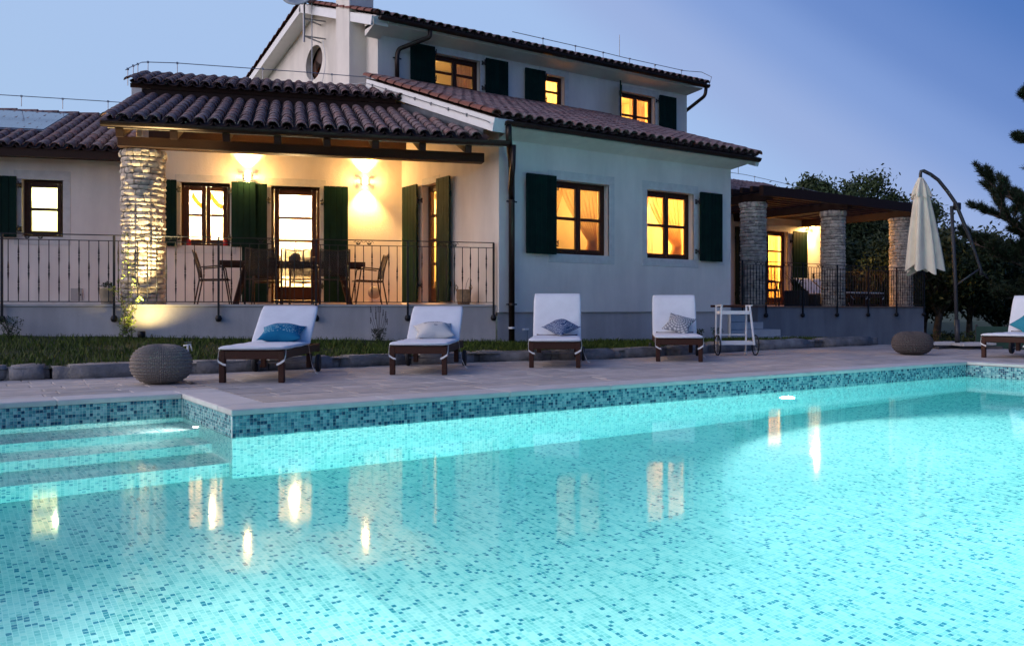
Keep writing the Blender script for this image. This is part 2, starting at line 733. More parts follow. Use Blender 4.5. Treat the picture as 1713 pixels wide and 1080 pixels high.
PL = plaster_mat('white_plaster', (.90, .845, .755))
PLINTH = plaster_mat('plinth_plaster', (.64, .60, .57), .2)
PLINTHR = plaster_mat('terrace_base_plaster', (.36, .35, .36), .2)
TRIM = mat('window_trim_stone', (.66, .65, .60), .8, .1, 8, .35, 90, .004)
WHITE = mat('white_paint', (.82, .82, .80), .5, .04, 5)
CLAY = tile_mat()
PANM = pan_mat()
CLAYB = mat('clay_end', (.20, .065, .040), .8, .25, 12, .3, 50)
WOODD = wood_mat('dark_beam_wood', (.038, .017, .010), .6, (1, 6, 6))
WOODW = wood_mat('window_wood', (.060, .022, .010), .45, (5, 5, 1))
WOODL = wood_mat('lounger_wood', (.052, .019, .011), .5, (5, 1, 5))
GREEN = mat('shutter_green', (.0055, .022, .016), .6, .2, 4, .12, 40, .003, orand=.12, spec=.06)
GUT = mat('gutter_metal', (.05, .034, .026), .32, .15, 4, metal=.65)
IRON = mat('black_iron', (.012, .012, .013), .45, .3, 20, .2, 200, .001, metal=.3)
ZINC = mat('zinc_wire', (.28, .29, .31), .4, .2, 6, metal=.8)
LEAD = mat('flashing_metal', (.10, .115, .14), .45, .3, 3, .2, 8, .01, metal=.5)
GLASS = glass_mat()
STONE = mat('limestone', (.58, .49, .385), .85, .28, 9, .8, 70, .012, orand=.28, irand=.2)
MORTAR = mat('mortar', (.17, .15, .13), .95, .25, 20, .6, 80, .01)
COPE = mat('coping_limestone', (.60, .57, .53), .75, .10, 4, .3, 90, .003, orand=.06)
PAVER = mat('deck_paver', (.47, .42, .375), .75, .16, 5, .5, 60, .004, orand=.12, irand=.12)
JOINT = mat('deck_joint', (.13, .115, .11), .95, .2, 10)
EDGE = mat('edging_rock', (.27, .25, .23), .9, .4, 4, .9, 18, .03, orand=.2)
FLOORT = mat('terrace_floor_tile', (.36, .22, .16), .5, .2, 4, .1, 30)
SOIL = mat('soil', (.030, .026, .016), .95, .4, 10, .8, 40, .02)
GROUND = mat('far_ground', (.055, .075, .032), .95, .35, .05, .5, 1, .1)
GRASSM = leaf_mat('grass_blade', (.066, .105, .013), .45)
GRASSB = mat('grass_base', (.024, .040, .009), .95, .4, 9, .8, 60, .03)
LEAFD = leaf_mat('dark_leaf', (.024, .041, .016), .45)
LEAFO = leaf_mat('olive_leaf', (.048, .075, .028), .45)
NEEDLE = leaf_mat('pine_needle', (.020, .036, .018), .4)
VINE = leaf_mat('vine_leaf', (.14, .19, .035), .4)
BARK = mat('bark', (.075, .060, .048), .95, .35, 6, .9, 22, .03)
CUSH = mat('white_cushion', (.78, .80, .82), .85, .05, 5, .18, 260, .002, spec=.1)
STRAP = mat('white_strap', (.74, .73, .70), .8, .05, 8)
KNITD = mat('dark_knit_yarn', (.13, .112, .105), .95, .2, 60, .7, 320, .004, spec=.1)
KNIT = mat('knit_yarn', (.34, .285, .235), .95, .2, 60, .7, 320, .004, spec=.1)
RUB = mat('black_rubber', (.015, .015, .016), .7, .2, 10)
CANV = mat('parasol_canvas', (.80, .71, .54), .85, .08, 4, .15, 200, .002, spec=.1)
POLEM = mat('parasol_metal', (.045, .045, .048), .5, .15, 5, metal=.2)
POT = mat('glazed_pot', (.50, .42, .30), .5, .2, 8, .2, 40)
BASK = mat('basket_weave', (.42, .28, .15), .8, .3, 30, .8, 120, .01)
DARKP = mat('dark_planter', (.02, .018, .017), .5, .2, 6)
def mesh_cloth():
    m = bpy.data.materials.new('chair_fabric')
    m.use_nodes = True
    t = m.node_tree
    t.nodes.clear()
    tr = nn(t, 'ShaderNodeBsdfTransparent')
    d = nn(t, 'ShaderNodeBsdfDiffuse')
    d.inputs[0].default_value = (.09, .065, .045, 1)
    mx = nn(t, 'ShaderNodeMixShader')
    mx.inputs[0].default_value = .62
    t.links.new(tr.outputs[0], mx.inputs[1])
    t.links.new(d.outputs[0], mx.inputs[2])
    o = nn(t, 'ShaderNodeOutputMaterial')
    t.links.new(mx.outputs[0], o.inputs[0])
    return m


MESHF = mesh_cloth()
CHAIRM = mat('chair_metal', (.05, .035, .028), .35, .2, 8, metal=.6)
RED = mat('red_glass', (.42, .03, .03), .2, .2, 8)
GREY = mat('grey_plate', (.30, .27, .24), .5, .15, 20)
ROOM = mat('room_wall', (.80, .70, .48), .9, .06, 3)
AMBER = cloth_mat('amber_curtain', (.70, .44, .17), .38)
SHEER = cloth_mat('sheer_curtain', (.86, .82, .74), .65, .05, 30, .8)
PINKC = cloth_mat('rose_curtain', (.74, .50, .44), .5, .12, 30, .7)
GOLDC = cloth_mat('gold_swag', (.50, .32, .06), .25, .4, 60, 1)
WATER = water_mat()
MOS = mosaic_mat('pool_mosaic')
MOST = mosaic_tile_mat()
GROUT = mat('pool_grout', (.70, .76, .72), .7, .05, 20)
SOLAR = mat('roof_panel', (.05, .09, .16), .12, .1, 3, spec=.8)
DISH = mat('dish_grey', (.30, .36, .40), .45, .1, 4)
HILL = mat('hill_woods', (.035, .05, .028), .95, .4, .03, .6, .3, .5)
SILV = mat('lamp_metal', (.45, .44, .42), .35, .1, 6, metal=.8)
BULB = emis('lamp_diffuser', (1.0, .72, .34), 45)
BULBP = emis('pool_lens', (.95, 1.0, .92), 90)

# ================================================================== POOL
WZ = -0.208
PU0, PU1, PV0, PV1, RV = -2.8, 10.37, -6.15, 0.0, 1.505   # pool box and the back of the step recess


def floor_z(u):
    if u < 0:
        return -1.70
    if u < 7.5:
        return -1.70 - .10 * u
    return -2.45


pool = MB()


def uvq(mb, a, b, c, d, ax):
    """quad with uv in metres; ax picks the two coordinates"""
    ps = (a, b, c, d)
    mb.add(ps, [(0, 1, 2, 3)], [(p[ax[0]] + 50, p[ax[1]] + 50) for p in ps])


BZ = -.047 - .0265 * 8                 # below this the wall is mosaic by material, above it loose tiles
us = [PU0, 0, 2.5, 5, 7.5, PU1]
for a, b in zip(us[:-1], us[1:]):
    za, zb = (floor_z(a) if a >= 0 else -1.70), floor_z(b - 1e-6)
    v1 = PV1
    uvq(pool, (a, PV0, za), (b, PV0, zb), (b, v1, zb), (a, v1, za), (0, 1))
    if a >= 0:
        uvq(pool, (a, 0, za), (b, 0, zb), (b, 0, BZ), (a, 0, BZ), (0, 2))
    uvq(pool, (b, PV0, zb), (a, PV0, za), (a, PV0, BZ), (b, PV0, BZ), (0, 2))
zf = floor_z(PU1)
uvq(pool, (PU1, PV1, zf), (PU1, PV0, zf), (PU1, PV0, BZ), (PU1, PV1, BZ), (1, 2))
uvq(pool, (PU0, PV0, -1.70), (PU0, RV, -1.70), (PU0, RV, BZ), (PU0, PV0, BZ), (1, 2))
uvq(pool, (PU0, RV, -1.70), (0, RV, -1.70), (0, RV, BZ), (PU0, RV, BZ), (0, 2))
uvq(pool, (0, RV, -1.70), (0, 0, -1.70), (0, 0, BZ), (0, RV, BZ), (1, 2))
# steps of the recess
stz = [-.54, -.92, -1.28]
stv = [RV, .96, .56, .08]
for i in range(3):
    uvq(pool, (PU0, stv[i + 1], stz[i]), (-.001, stv[i + 1], stz[i]), (-.001, stv[i], stz[i]), (PU0, stv[i], stz[i]), (0, 1))
    lo = stz[i + 1] if i < 2 else -1.70
    uvq(pool, (PU0, stv[i + 1], lo), (-.001, stv[i + 1], lo), (-.001, stv[i + 1], stz[i]), (PU0, stv[i + 1], stz[i]), (0, 2))
uvq(pool, (PU0, 0, -1.70), (0, 0, -1.70), (0, stv[3], -1.70), (PU0, stv[3], -1.70), (0, 1))
pool_o = struct('pool', pool, MOS)
# grout wall behind the loose tiles of the waterline band
gb = MB()
ZT = -.05
gb.quad((0, 0, BZ), (PU1, 0, BZ), (PU1, 0, ZT), (0, 0, ZT))
gb.quad((PU1, 0, BZ), (PU1, PV0, BZ), (PU1, PV0, ZT), (PU1, 0, ZT))
gb.quad((PU1, PV0, BZ), (PU0, PV0, BZ), (PU0, PV0, ZT), (PU1, PV0, ZT))
gb.quad((PU0, PV0, BZ), (PU0, RV, BZ), (PU0, RV, ZT), (PU0, PV0, ZT))
gb.quad((PU0, RV, BZ), (0, RV, BZ), (0, RV, ZT), (PU0, RV, ZT))
gb.quad((0, RV, BZ), (0, 0, BZ), (0, 0, ZT), (0, RV, ZT))
wobj('grout_band', gb, GROUT, pool_o)

P = .0265
tv, tq = [], []


def tile_row(o, d, n, cols, z_top, rows):
    """small glass tiles on a wall from o along d (2d), n is the 2d outward normal"""
    g = P * .468
    for i in range(cols):
        for j in range(rows):
            c = (o[0] + d[0] * P * (i + .5), o[1] + d[1] * P * (i + .5))
            z = z_top - P * (j + .5)
            base = len(tv)
            for (k, h) in ((1.0, .0005), (.94, .0025)):
                for sx, sz in ((-1, -1), (1, -1), (1, 1), (-1, 1)):
                    tv.append((c[0] + d[0] * g * k * sx + n[0] * h, c[1] + d[1] * g * k * sx + n[1] * h, z + g * k * sz))
            tq.append((base + 4, base + 5, base + 6, base + 7))
            for q in range(4):
                r_ = (q + 1) % 4
                tq.append((base + q, base + r_, base + 4 + r_, base + 4 + q))


tile_row((0, 0), (1, 0), (0, -1), int(PU1 / P), -.047, 8)
tile_row((-2.0, RV), (1, 0), (0, -1), int(2.0 / P), -.047, 8)
tile_row((0, RV), (0, -1), (-1, 0), int(RV / P), -.047, 8)
tile_row((PU1, 0), (0, -1), (-1, 0), int(2.2 / P), -.047, 8)
bt = obj('mosaic_band', np_mesh('mosaic_band', np.array(tv), np.array(tq)), MOST, pool_o, I4.copy())
bt['kind'] = 'stuff'
# grout lines of the pool ladder corner etc. are in the tiles; coping stones, each a part
CW, CT = .36, .046


def coping(x0, x1, y0, y1):
    m = MB()
    m.box(x0 + .0015, x1 - .0015, y0 + .0015, y1 - .0015, -CT, rnd.uniform(-.001, .001), .008)
    wobj('coping_stone', m, COPE, pool_o)


OV = .012
x = 0 - OV
edges = [-OV, 1.32, 2.5, 3.7, 4.9, 6.1, 7.3, 8.5, 9.5, PU1 + OV]
for a, b in zip(edges[:-1], edges[1:]):
    coping(a, b, -OV, CW)
coping(-OV, CW, CW, RV - OV)
coping(-OV, CW, RV - OV, RV + CW)
for a, b in ((-1.0, -OV), (-2.1, -1.0), (-3.2, -2.1)):
    coping(a, b, RV - OV, RV + CW)
for a, b in ((0.36, -1.1), (-1.1, -2.3), (-2.3, -3.5), (-3.5, -4.7), (-4.7, PV0)):
    coping(PU1 + OV if a < .3 else PU1 + OV, PU1 + CW, b, a)
for i in range(11):
    coping(PU0 + i * 1.2, PU0 + i * 1.2 + 1.2, PV0 - CW, PV0 + OV)
for a in (-4.9, -3.7, -2.5, -1.3, -.1):
    coping(PU0 - CW, PU0 + OV, a - 1.2 if a > -4.8 else PV0 + OV, a)
coping(PU0 - CW, PU0 + OV, -.1, RV - OV)

# water: one closed body whose sides run a little into the walls
wm = MB()
e = .012
top = [(PU0 - e, PV0 - e), (PU1 + e, PV0 - e), (PU1 + e, PV1 + e), (0 + e, PV1 + e), (0 + e, RV + e), (PU0 - e, RV + e)]
n = len(top)
vs = [(x, y, -3.0) for x, y in top] + [(x, y, WZ) for x, y in top]
wm.add(vs, [tuple(range(n))[::-1], tuple(range(n, 2 * n))] + [(i, (i + 1) % n, n + (i + 1) % n, n + i) for i in range(n)])
water = struct('water', wm, WATER)

# ------------------------------------------------------------------ pool lamps
POOL_W = 1000


def pool_lamp(loc, d, label, w=POOL_W, cone=150, blend=.6):
    """round underwater lamp; d = 2d direction it faces"""
    t = thing('pool_lamp', label, 'pool lamp', loc, math.atan2(d[1], d[0]), 'underwater pool lamps')
    m = MB(Matrix.Rotation(R(90), 4, 'Y'))
    m.lathe([(.135, 0), (.135, .018), (.12, .028), (.105, .028), (.105, .012)], 24)
    obj('lamp_ring', m, WHITE, t, None, True)
    m = MB(Matrix.Rotation(R(90), 4, 'Y'))
    m.lathe([(.104, .010), (.09, .022), (.05, .028), (0.0001, .030)], 20)
    obj('lens', m, BULBP, t, None, True)
    l = bpy.data.lights.new('pool_light', 'SPOT')
    l.energy = w
    l.color = (1.0, .90, .80)
    l.spot_size = R(cone)
    l.spot_blend = blend
    l.shadow_soft_size = .08
    lo = bpy.data.objects.new('pool_light', l)
    lo.parent = t
    lo.location = (.05, 0, 0)
    lo.rotation_euler = (0, R(-90), 0)
    COL.objects.link(lo)


pool_lamp((6.35, -.001, -.80), (0, -1), 'glowing white underwater lamp set in the long far wall of the pool', 1500, 144, .5)
pool_lamp((PU0 + .001, -3.9, -.80), (1, 0), 'underwater lamp in the short left pool wall', 1350, 128, .7)
pool_lamp((-.7, PV0 + .001, -.85), (0, 1), 'underwater lamp in the near pool wall below the camera', 1050, 165, .8)
pool_lamp((3.6, PV0 + .001, -.85), (0, 1), 'underwater lamp in the middle of the near pool wall', 800, 165, .8)
pool_lamp((7.8, PV0 + .001, -.85), (0, 1), 'underwater lamp in the near pool wall towards the right end', 600, 165, .8)

t = thing('pool_inlet', 'small glowing white inlet in the end wall of the pool steps', 'pool inlet', (-.001, .92, -.36), math.pi)
m = MB(Matrix.Rotation(R(90), 4, 'Y'))
m.lathe([(.05, 0), (.05, .008), (.03, .014)], 18)
obj('inlet_ring', m, WHITE, t, None, True)
m = MB(Matrix.Rotation(R(90), 4, 'Y'))
m.lathe([(.03, .010), (.0001, .016)], 14)
obj('lens', m, BULB, t, None, True)
l = bpy.data.lights.new('inlet_light', 'SPOT')
l.energy = 30
l.color = (.9, 1.0, .95)
l.spot_size = R(170)
l.spot_blend = 1
l.shadow_soft_size = .03
o = bpy.data.objects.new('inlet_light', l)
o.parent = t
o.location = (.03, 0, 0)
o.rotation_euler = (0, R(-90), 0)
COL.objects.link(o)

# ================================================================== DECK
deck = MB()
DT = -.016
EDGE_PTS = [(-8, 3.98), (-1.26, 3.95), (-.37, 3.81), (.70, 3.81), (1.9, 3.86), (3.19, 3.90), (5.02, 3.77), (6.38, 3.40), (8.3, 3.55), (10.87, 3.96), (13.96, 4.05)]
c_ = CW - .02
deck.box(c_, 14.9, c_, 4.3, -.5, DT)
deck.box(-8, c_, RV + c_, 4.3, -.5, DT)
deck.box(PU1 + c_, 14.9, -9, c_, -.5, DT)
deck.box(-8, PU1 + c_, -9, PV0 - c_, -.5, DT)
deck.box(-8, PU0 - c_, PV0 - c_, RV + c_, -.5, DT)
deck_o = struct('pool_deck', deck, JOINT)
pav_mesh = {}
for L in (.4, .5, .6, .7):
    for k in range(2):
        m = MB()
        m.box(-L / 2 + .004, L / 2 - .004, -.135 + .004, .135 - .004, -.03, 0, .007)
        pav_mesh[(L, k)] = m.mesh('paver')
        pav_mesh[(L, k)].materials.append(PAVER)


def cam_proj(p):
    d = Vector(p) - CAM
    s, c = math.cos(HEAD), math.sin(HEAD)
    xx = d.x * s - d.y * c
    yy = d.x * c + d.y * s
    return (856.5 + 1430 * xx / yy, 517 - 1430 * d.z / yy, yy) if yy > .1 else None


slots = []


def pave(x0, x1, y0, y1):
    v = y0
    while v < y1 - .05:
        u = x0 - rnd.uniform(0, .4)
        while u < x1:
            L = rnd.choice((.4, .5, .5, .6, .7))
            a, b = max(u, x0), min(u + L, x1)
            if b - a > .08:
                slots.append((a, b, v, min(v + .27, y1), L if (a == u and b == u + L and v + .27 <= y1) else None))
            u += L
        v += .27


pave(CW + .003, 14.9, CW + .003, 4.15)
pave(-4.0, CW, RV + CW + .003, 4.15)
pave(PU1 + CW + .003, 14.9, -4.5, CW)
vis = []
rest = []
for s_ in slots:
    c = ((s_[0] + s_[1]) / 2, (s_[2] + s_[3]) / 2, 0)
    q = cam_proj(c)
    if q and -30 < q[0] < 1745 and s_[4]:
        vis.append((q[2], s_, c))
    else:
        rest.append((s_, c))
vis.sort(key=lambda a: a[0])
for d_, s_, c in vis[300:]:
    rest.append((s_, c))
for d_, s_, c in vis[:300]:
    o = bpy.data.objects.new('paver', pav_mesh[(s_[4], rnd.randrange(2))])
    attach(o, deck_o, Matrix.Translation((c[0], c[1], rnd.uniform(-.003, .001))) @ Matrix.Rotation(rnd.uniform(-.004, .004), 4, 'X') @ Matrix.Rotation(rnd.choice((0, math.pi)), 4, 'Z'))
m = MB()
for s_, c in rest:
    z = rnd.uniform(-.003, .001)
    m.box(s_[0] + .004, s_[1] - .004, s_[2] + .004, s_[3] - .004, -.03, z)
o = wobj('remaining_pavers', m, PAVER, deck_o)
o['kind'] = 'stuff'

# ------------------------------------------------------------------ edging rocks along the lawn
def rough_block(L, w, h, seed, amp=.03, n=10):
    bm = bmesh.new()
    bmesh.ops.create_cube(bm, size=1)
    bmesh.ops.bevel(bm, geom=bm.edges[:], offset=.12, segments=2, affect='EDGES')
    for v in bm.verts:
        v.co = Vector((v.co.x * L, v.co.y * w, v.co.z * h))
    for _ in range(2):
        bmesh.ops.subdivide_edges(bm, edges=[e for e in bm.edges if e.calc_length() > .09], cuts=1, use_grid_fill=True)
    for v in bm.verts:
        p = v.co * 3.2 + Vector((seed * 7.3, seed * 3.1, seed))
        d = noise.noise_vector(p) * amp + noise.noise_vector(p * 3.1) * amp * .45
        v.co += d
    bmesh.ops.triangulate(bm, faces=[f for f in bm.faces if len(f.verts) > 4])
    m = MB()
    m.bm(bm)
    return m


def along(pts, s):
    for a, b in zip(pts[:-1], pts[1:]):
        L = math.hypot(b[0] - a[0], b[1] - a[1])
        if s <= L:
            return (a[0] + (b[0] - a[0]) * s / L, a[1] + (b[1] - a[1]) * s / L), math.atan2(b[1] - a[1], b[0] - a[0])
        s -= L
    return pts[-1], math.atan2(b[1] - a[1], b[0] - a[0])


seg = [(1.25, 'big pale edging rock with a domed top, leftmost beside the lawn'), (.42, 'small pale blue-grey edging rock wedged between two larger rocks on the left'),
       (1.35, 'long dark brown edging rock behind the left knitted pouf'), (1.0, 'low grey edging rock right of the left pouf'), (.95, 'grey edging rock behind the first lounger, left of its wheel'),
       (1.05, 'grey edging rock behind the foot of the second lounger from the left'), (.95, 'brownish edging rock right behind the second lounger'), (1.25, 'dark slate edging rock between the second and third loungers'),
       (1.15, 'low rough edging rock behind the third lounger'), (1.1, 'pinkish flat edging rock right of the third lounger'), (1.2, 'edging rock behind the fourth lounger'),
       (1.35, 'pale speckled edging rock behind the white trolley'), (2.0, 'long pale edging rock right of the white trolley'), (2.2, 'last long pale edging rock, its blunt end towards the parasol')]
s0 = 5.55
for i, (L, lab) in enumerate(seg):
    (cx_, cy_), an = along(EDGE_PTS, s0 + L / 2)
    s0 += L
    h = .17 if i < 11 else .2
    if i == 0:
        h = .2
    m = rough_block(L * .99, .34 + .08 * rnd.random(), h, i + 1, .028 if i < 11 else .02)
    t = obj('edging_rock', m, EDGE, None, frame(cx_, cy_ + .19, an, h / 2 - .025), True)
    tag(t, lab, 'rock', 'rocks edging the lawn')

# ------------------------------------------------------------------ lawn (sloping up to the house) and terrain
def lawn_back(u):
    """v of the house or terrace foot and its height"""
    if u < 6.0:
        a = (u - 6.0) / math.cos(WA)
        return 5.60 + a * math.sin(WA), .20 + .0225 * -a
    if u < 11.7:
        return 5.52, .20 - .012 * (u - 6)
    return 6.3, .12


def edge_v(u):
    for a, b in zip(EDGE_PTS[:-1], EDGE_PTS[1:]):
        if a[0] <= u <= b[0]:
            return a[1] + (b[1] - a[1]) * (u - a[0]) / (b[0] - a[0])
    return 4.0


def lawn_z(u, v):
    v0 = edge_v(u) + .2
    v1, z1 = lawn_back(u)
    t_ = min(max((v - v0) / (v1 - v0), 0), 1.1)
    return .115 + (z1 - .115) * (t_ * .75 + .25 * t_ * t_) + .012 * noise.noise((u * 1.5, v * 1.5, 0))


m = MB()
cols = [-8 + .25 * i for i in range(int((14.0 + 8) / .25) + 1)]
for a, b in zip(cols[:-1], cols[1:]):
    for j in range(10):
        pts = []
        for (u, k) in ((a, j), (b, j), (b, j + 1), (a, j + 1)):
            v0, v1 = edge_v(u) + .02, lawn_back(u)[0] + .1
            v = v0 + (v1 - v0) * k / 10
            pts.append((u, v, lawn_z(u, v)))
        m.quad(*pts)
lawn = struct('lawn', m, GRASSB)
# grass blades
gv, gq = [], []
gi = 0
for _ in range(46000):
    u = rnd.uniform(-4.2, 13.6)
    v0, v1 = edge_v(u) + .22, lawn_back(u)[0] - .04
    v = v0 + (v1 - v0) * rnd.random()
    if u > 11.9 and v > 5.3:
        continue
    if noise.noise((u * 1.1, v * 1.1, 5)) < -.28 and rnd.random() < .7:
        continue
    if v > v1 - .22 and rnd.random() < .8:
        continue
    z = lawn_z(u, v)
    h = rnd.uniform(.03, .085)
    a = rnd.uniform(0, 6.283)
    w = rnd.uniform(.003, .006)
    dx, dy = math.cos(a), math.sin(a)
    lx, ly = rnd.uniform(-.5, .5) * h, rnd.uniform(-.5, .5) * h
    gv += [(u - dx * w, v - dy * w, z - .01), (u + dx * w, v + dy * w, z - .01), (u + dx * w * .6 + lx * .4, v + dy * w * .6 + ly * .4, z + h * .6), (u + lx, v + ly, z + h)]
    gq.append((gi, gi + 1, gi + 2, gi + 3))
    gi += 4
g = obj('grass', np_mesh('grass', np.array(gv), np.array(gq)), GRASSM)
tag(g, 'short dark green lawn grass between the edging rocks and the house', 'grass', None, 'stuff')

# terrain
def terr_z(u, v):
    r = math.hypot(u - 8, v)
    z = -.35 - .022 * max(r - 12, 0)
    z = max(z, -7)
    if v > 15:
        z = max(z, .1 - .02 * max(0, v - 15))
    f = max(0, min(1, (r - 260) / 500))
    z += f * f * (3 - 2 * f) * (24 + 14 * noise.noise((u * .0021, v * .0021, 3)))
    z += .15 * noise.noise((u * .08, v * .08, 1)) * min(1, r / 40)
    return z


def axis(lo, hi, cut0, cut1):
    a = [cut0]
    st = 2.0
    while a[-1] > lo:
        a.append(a[-1] - st)
        st *= 1.28
    b = [cut1]
    st = 2.0
    while b[-1] < hi:
        b.append(b[-1] + st)
        st *= 1.28
    k = int((cut1 - cut0) / 2.2)
    return a[::-1] + [cut0 + (cut1 - cut0) * i / k for i in range(1, k)] + b


xs = axis(-2500, 2500, -8, 14.8)
ys = axis(-2500, 2500, -9, 4.2)
m = MB()
idx = {}
for j, v in enumerate(ys):
    for i, u in enumerate(xs):
        idx[(i, j)] = len(m.v)
        m.v.append((u, v, terr_z(u, v)))
for j in range(len(ys) - 1):
    for i in range(len(xs) - 1):
        cu, cv = (xs[i] + xs[i + 1]) / 2, (ys[j] + ys[j + 1]) / 2
        if -8 < cu < 14.8 and -9 < cv < 4.2:
            continue
        m.f.append((idx[(i, j)], idx[(i + 1, j)], idx[(i + 1, j + 1)], idx[(i, j + 1)]))
struct('ground', m, GROUND, None, True)

# ================================================================== VILLA
villa = thing('villa', 'white two-storey villa with dark green shutters and brown clay tile roofs behind the pool', 'house', (6, 5.5, .2))


def holes_wall(mb, x0, x1, z0, z1, holes, depth=.22, y=0.0):
    """wall skin on local y with rectangular holes that have reveals"""
    xs_ = sorted(set([x0, x1] + [h[0] for h in holes] + [h[1] for h in holes]))
    zs_ = sorted(set([z0, z1] + [h[2] for h in holes] + [h[3] for h in holes]))
    xs_ = [x for x in xs_ if x0 <= x <= x1]
    zs_ = [z for z in zs_ if z0 <= z <= z1]
    for a, b in zip(xs_[:-1], xs_[1:]):
        for c, d in zip(zs_[:-1], zs_[1:]):
            cx_, cz = (a + b) / 2, (c + d) / 2
            if any(h[0] < cx_ < h[1] and h[2] < cz < h[3] for h in holes):
                continue
            mb.quad((a, y, c), (b, y, c), (b, y, d), (a, y, d))
    for a, b, c, d in holes:
        mb.quad((a, y, c), (a, y, d), (a, y + depth, d), (a, y + depth, c))
        mb.quad((b, y, d), (b, y, c), (b, y + depth, c), (b, y + depth, d))
        mb.quad((a, y, d), (b, y, d), (b, y + depth, d), (a, y + depth, d))
        mb.quad((b, y, c), (a, y, c), (a, y + depth, c), (b, y + depth, c))


def trim(F, a, b, c, d, jamb=.13, top=.16, bot=.14, door=False, y=-.008):
    """stone surround pieces round a hole"""
    p = []
    p.append((a - jamb, b + jamb, d, d + top))
    if jamb:
        p.append((a - jamb, a, c, d - .003))
        p.append((b, b + jamb, c, d - .003))
    if not door:
        p.append((a - jamb, b + jamb, c - bot, c - .003))
    for q in p:
        m = MB(F)
        m.box(q[0], q[1], y, .03, q[2], q[3], .004)
        wobj('window_trim', m, TRIM, villa)
    if not door:
        m = MB(F)
        m.box(a + .003, b - .003, -.004, .2, c - .01, c + .012, .003)
        wobj('window_sill', m, TRIM, villa)


def light_point(name, loc, w, col, parent, r=.08):
    l = bpy.data.lights.new(name, 'POINT')
    l.energy = w
    l.color = col
    l.shadow_soft_size = r
    o = bpy.data.objects.new(name, l)
    attach(o, parent, Matrix.Translation(loc))
    return o


WARM = (1.0, .51, .135)


def room(F, a, b, c, d, depth=1.9, watts=60, col=WARM, lx=.5, lz=.85, m=ROOM, y0=.27, side=.5):
    """lit room box behind an opening"""
    mb = MB(F)
    x0, x1, z0, z1 = a - side, b + side, c - .25, d + .22
    y1 = y0 + depth
    mb.quad((x0, y1, z0), (x1, y1, z0), (x1, y1, z1), (x0, y1, z1))
    mb.quad((x0, y0, z0), (x0, y1, z0), (x0, y1, z1), (x0, y0, z1))
    mb.quad((x1, y0, z0), (x1, y1, z0), (x1, y1, z1), (x1, y0, z1))
    mb.quad((x0, y0, z1), (x1, y0, z1), (x1, y1, z1), (x0, y1, z1))
    mb.quad((x0, y0, z0), (x1, y0, z0), (x1, y1, z0), (x0, y1, z0))
    # inner face of the outer wall round the hole
    for q in ((x0, a, z0, z1), (b, x1, z0, z1), (a, b, z0, c), (a, b, d, z1)):
        mb.quad((q[0], y0, q[2]), (q[1], y0, q[2]), (q[1], y0, q[3]), (q[0], y0, q[3]))
    r = wobj('lit_room', mb, m, villa)
    p = F @ Vector((a + (b - a) * lx, y0 + depth * .55, c + (d - c) * lz))
    light_point('ceiling_lamp', p, watts, col, r)
    return r


def window(F, a, b, c, d, cols=2, rows=2, y=.13, fr=.055, sash=.06, solid=0.0, tilt=False, bars=.052):
    """outer frame > sashes, panes"""
    f = MB(F)
    D = .06
    f.box(a, a + fr, y, y + D, c, d, .006)
    f.box(b - fr, b, y, y + D, c, d, .006)
    f.box(a + fr, b - fr, y + .001, y + D - .001, d - fr, d, .006)
    f.box(a + fr, b - fr, y + .001, y + D - .001, c, c + fr, .006)
    W_ = wobj('window', f, WOODW, villa)
    n = cols
    x0, x1 = a + fr, b - fr
    z0, z1 = c + fr, d - fr
    for i in range(n):
        p, q = x0 + (x1 - x0) * i / n, x0 + (x1 - x0) * (i + 1) / n
        s = MB(F)
        yy = y - .012
        s.box(p + .002, p + sash, yy, yy + .055, z0 + .002, z1 - .002, .008)
        s.box(q - sash, q - .002, yy, yy + .055, z0 + .002, z1 - .002, .008)
        s.box(p + sash, q - sash, yy + .001, yy + .054, z1 - sash, z1 - .002, .008)
        s.box(p + sash, q - sash, yy + .001, yy + .054, z0 + .002, z0 + sash + solid, .008)
        zz0, zz1 = z0 + sash + solid, z1 - sash
        rs = [zz0 + (zz1 - zz0) * k / rows for k in range(rows + 1)]
        for k in range(1, rows):
            s.box(p + sash, q - sash, yy + .004, yy + .05, rs[k] - bars / 2, rs[k] + bars / 2, .005)
        so = wobj('window_sash', s, WOODW, W_)
        for k in range(rows):
            g = MB(F)
            g.quad((p + sash, yy + .03, rs[k] + .004), (q - sash, yy + .03, rs[k] + .004), (q - sash, yy + .03, rs[k + 1] - .004), (p + sash, yy + .03, rs[k + 1] - .004))
            wobj('pane', g, GLASS, W_)
    return W_


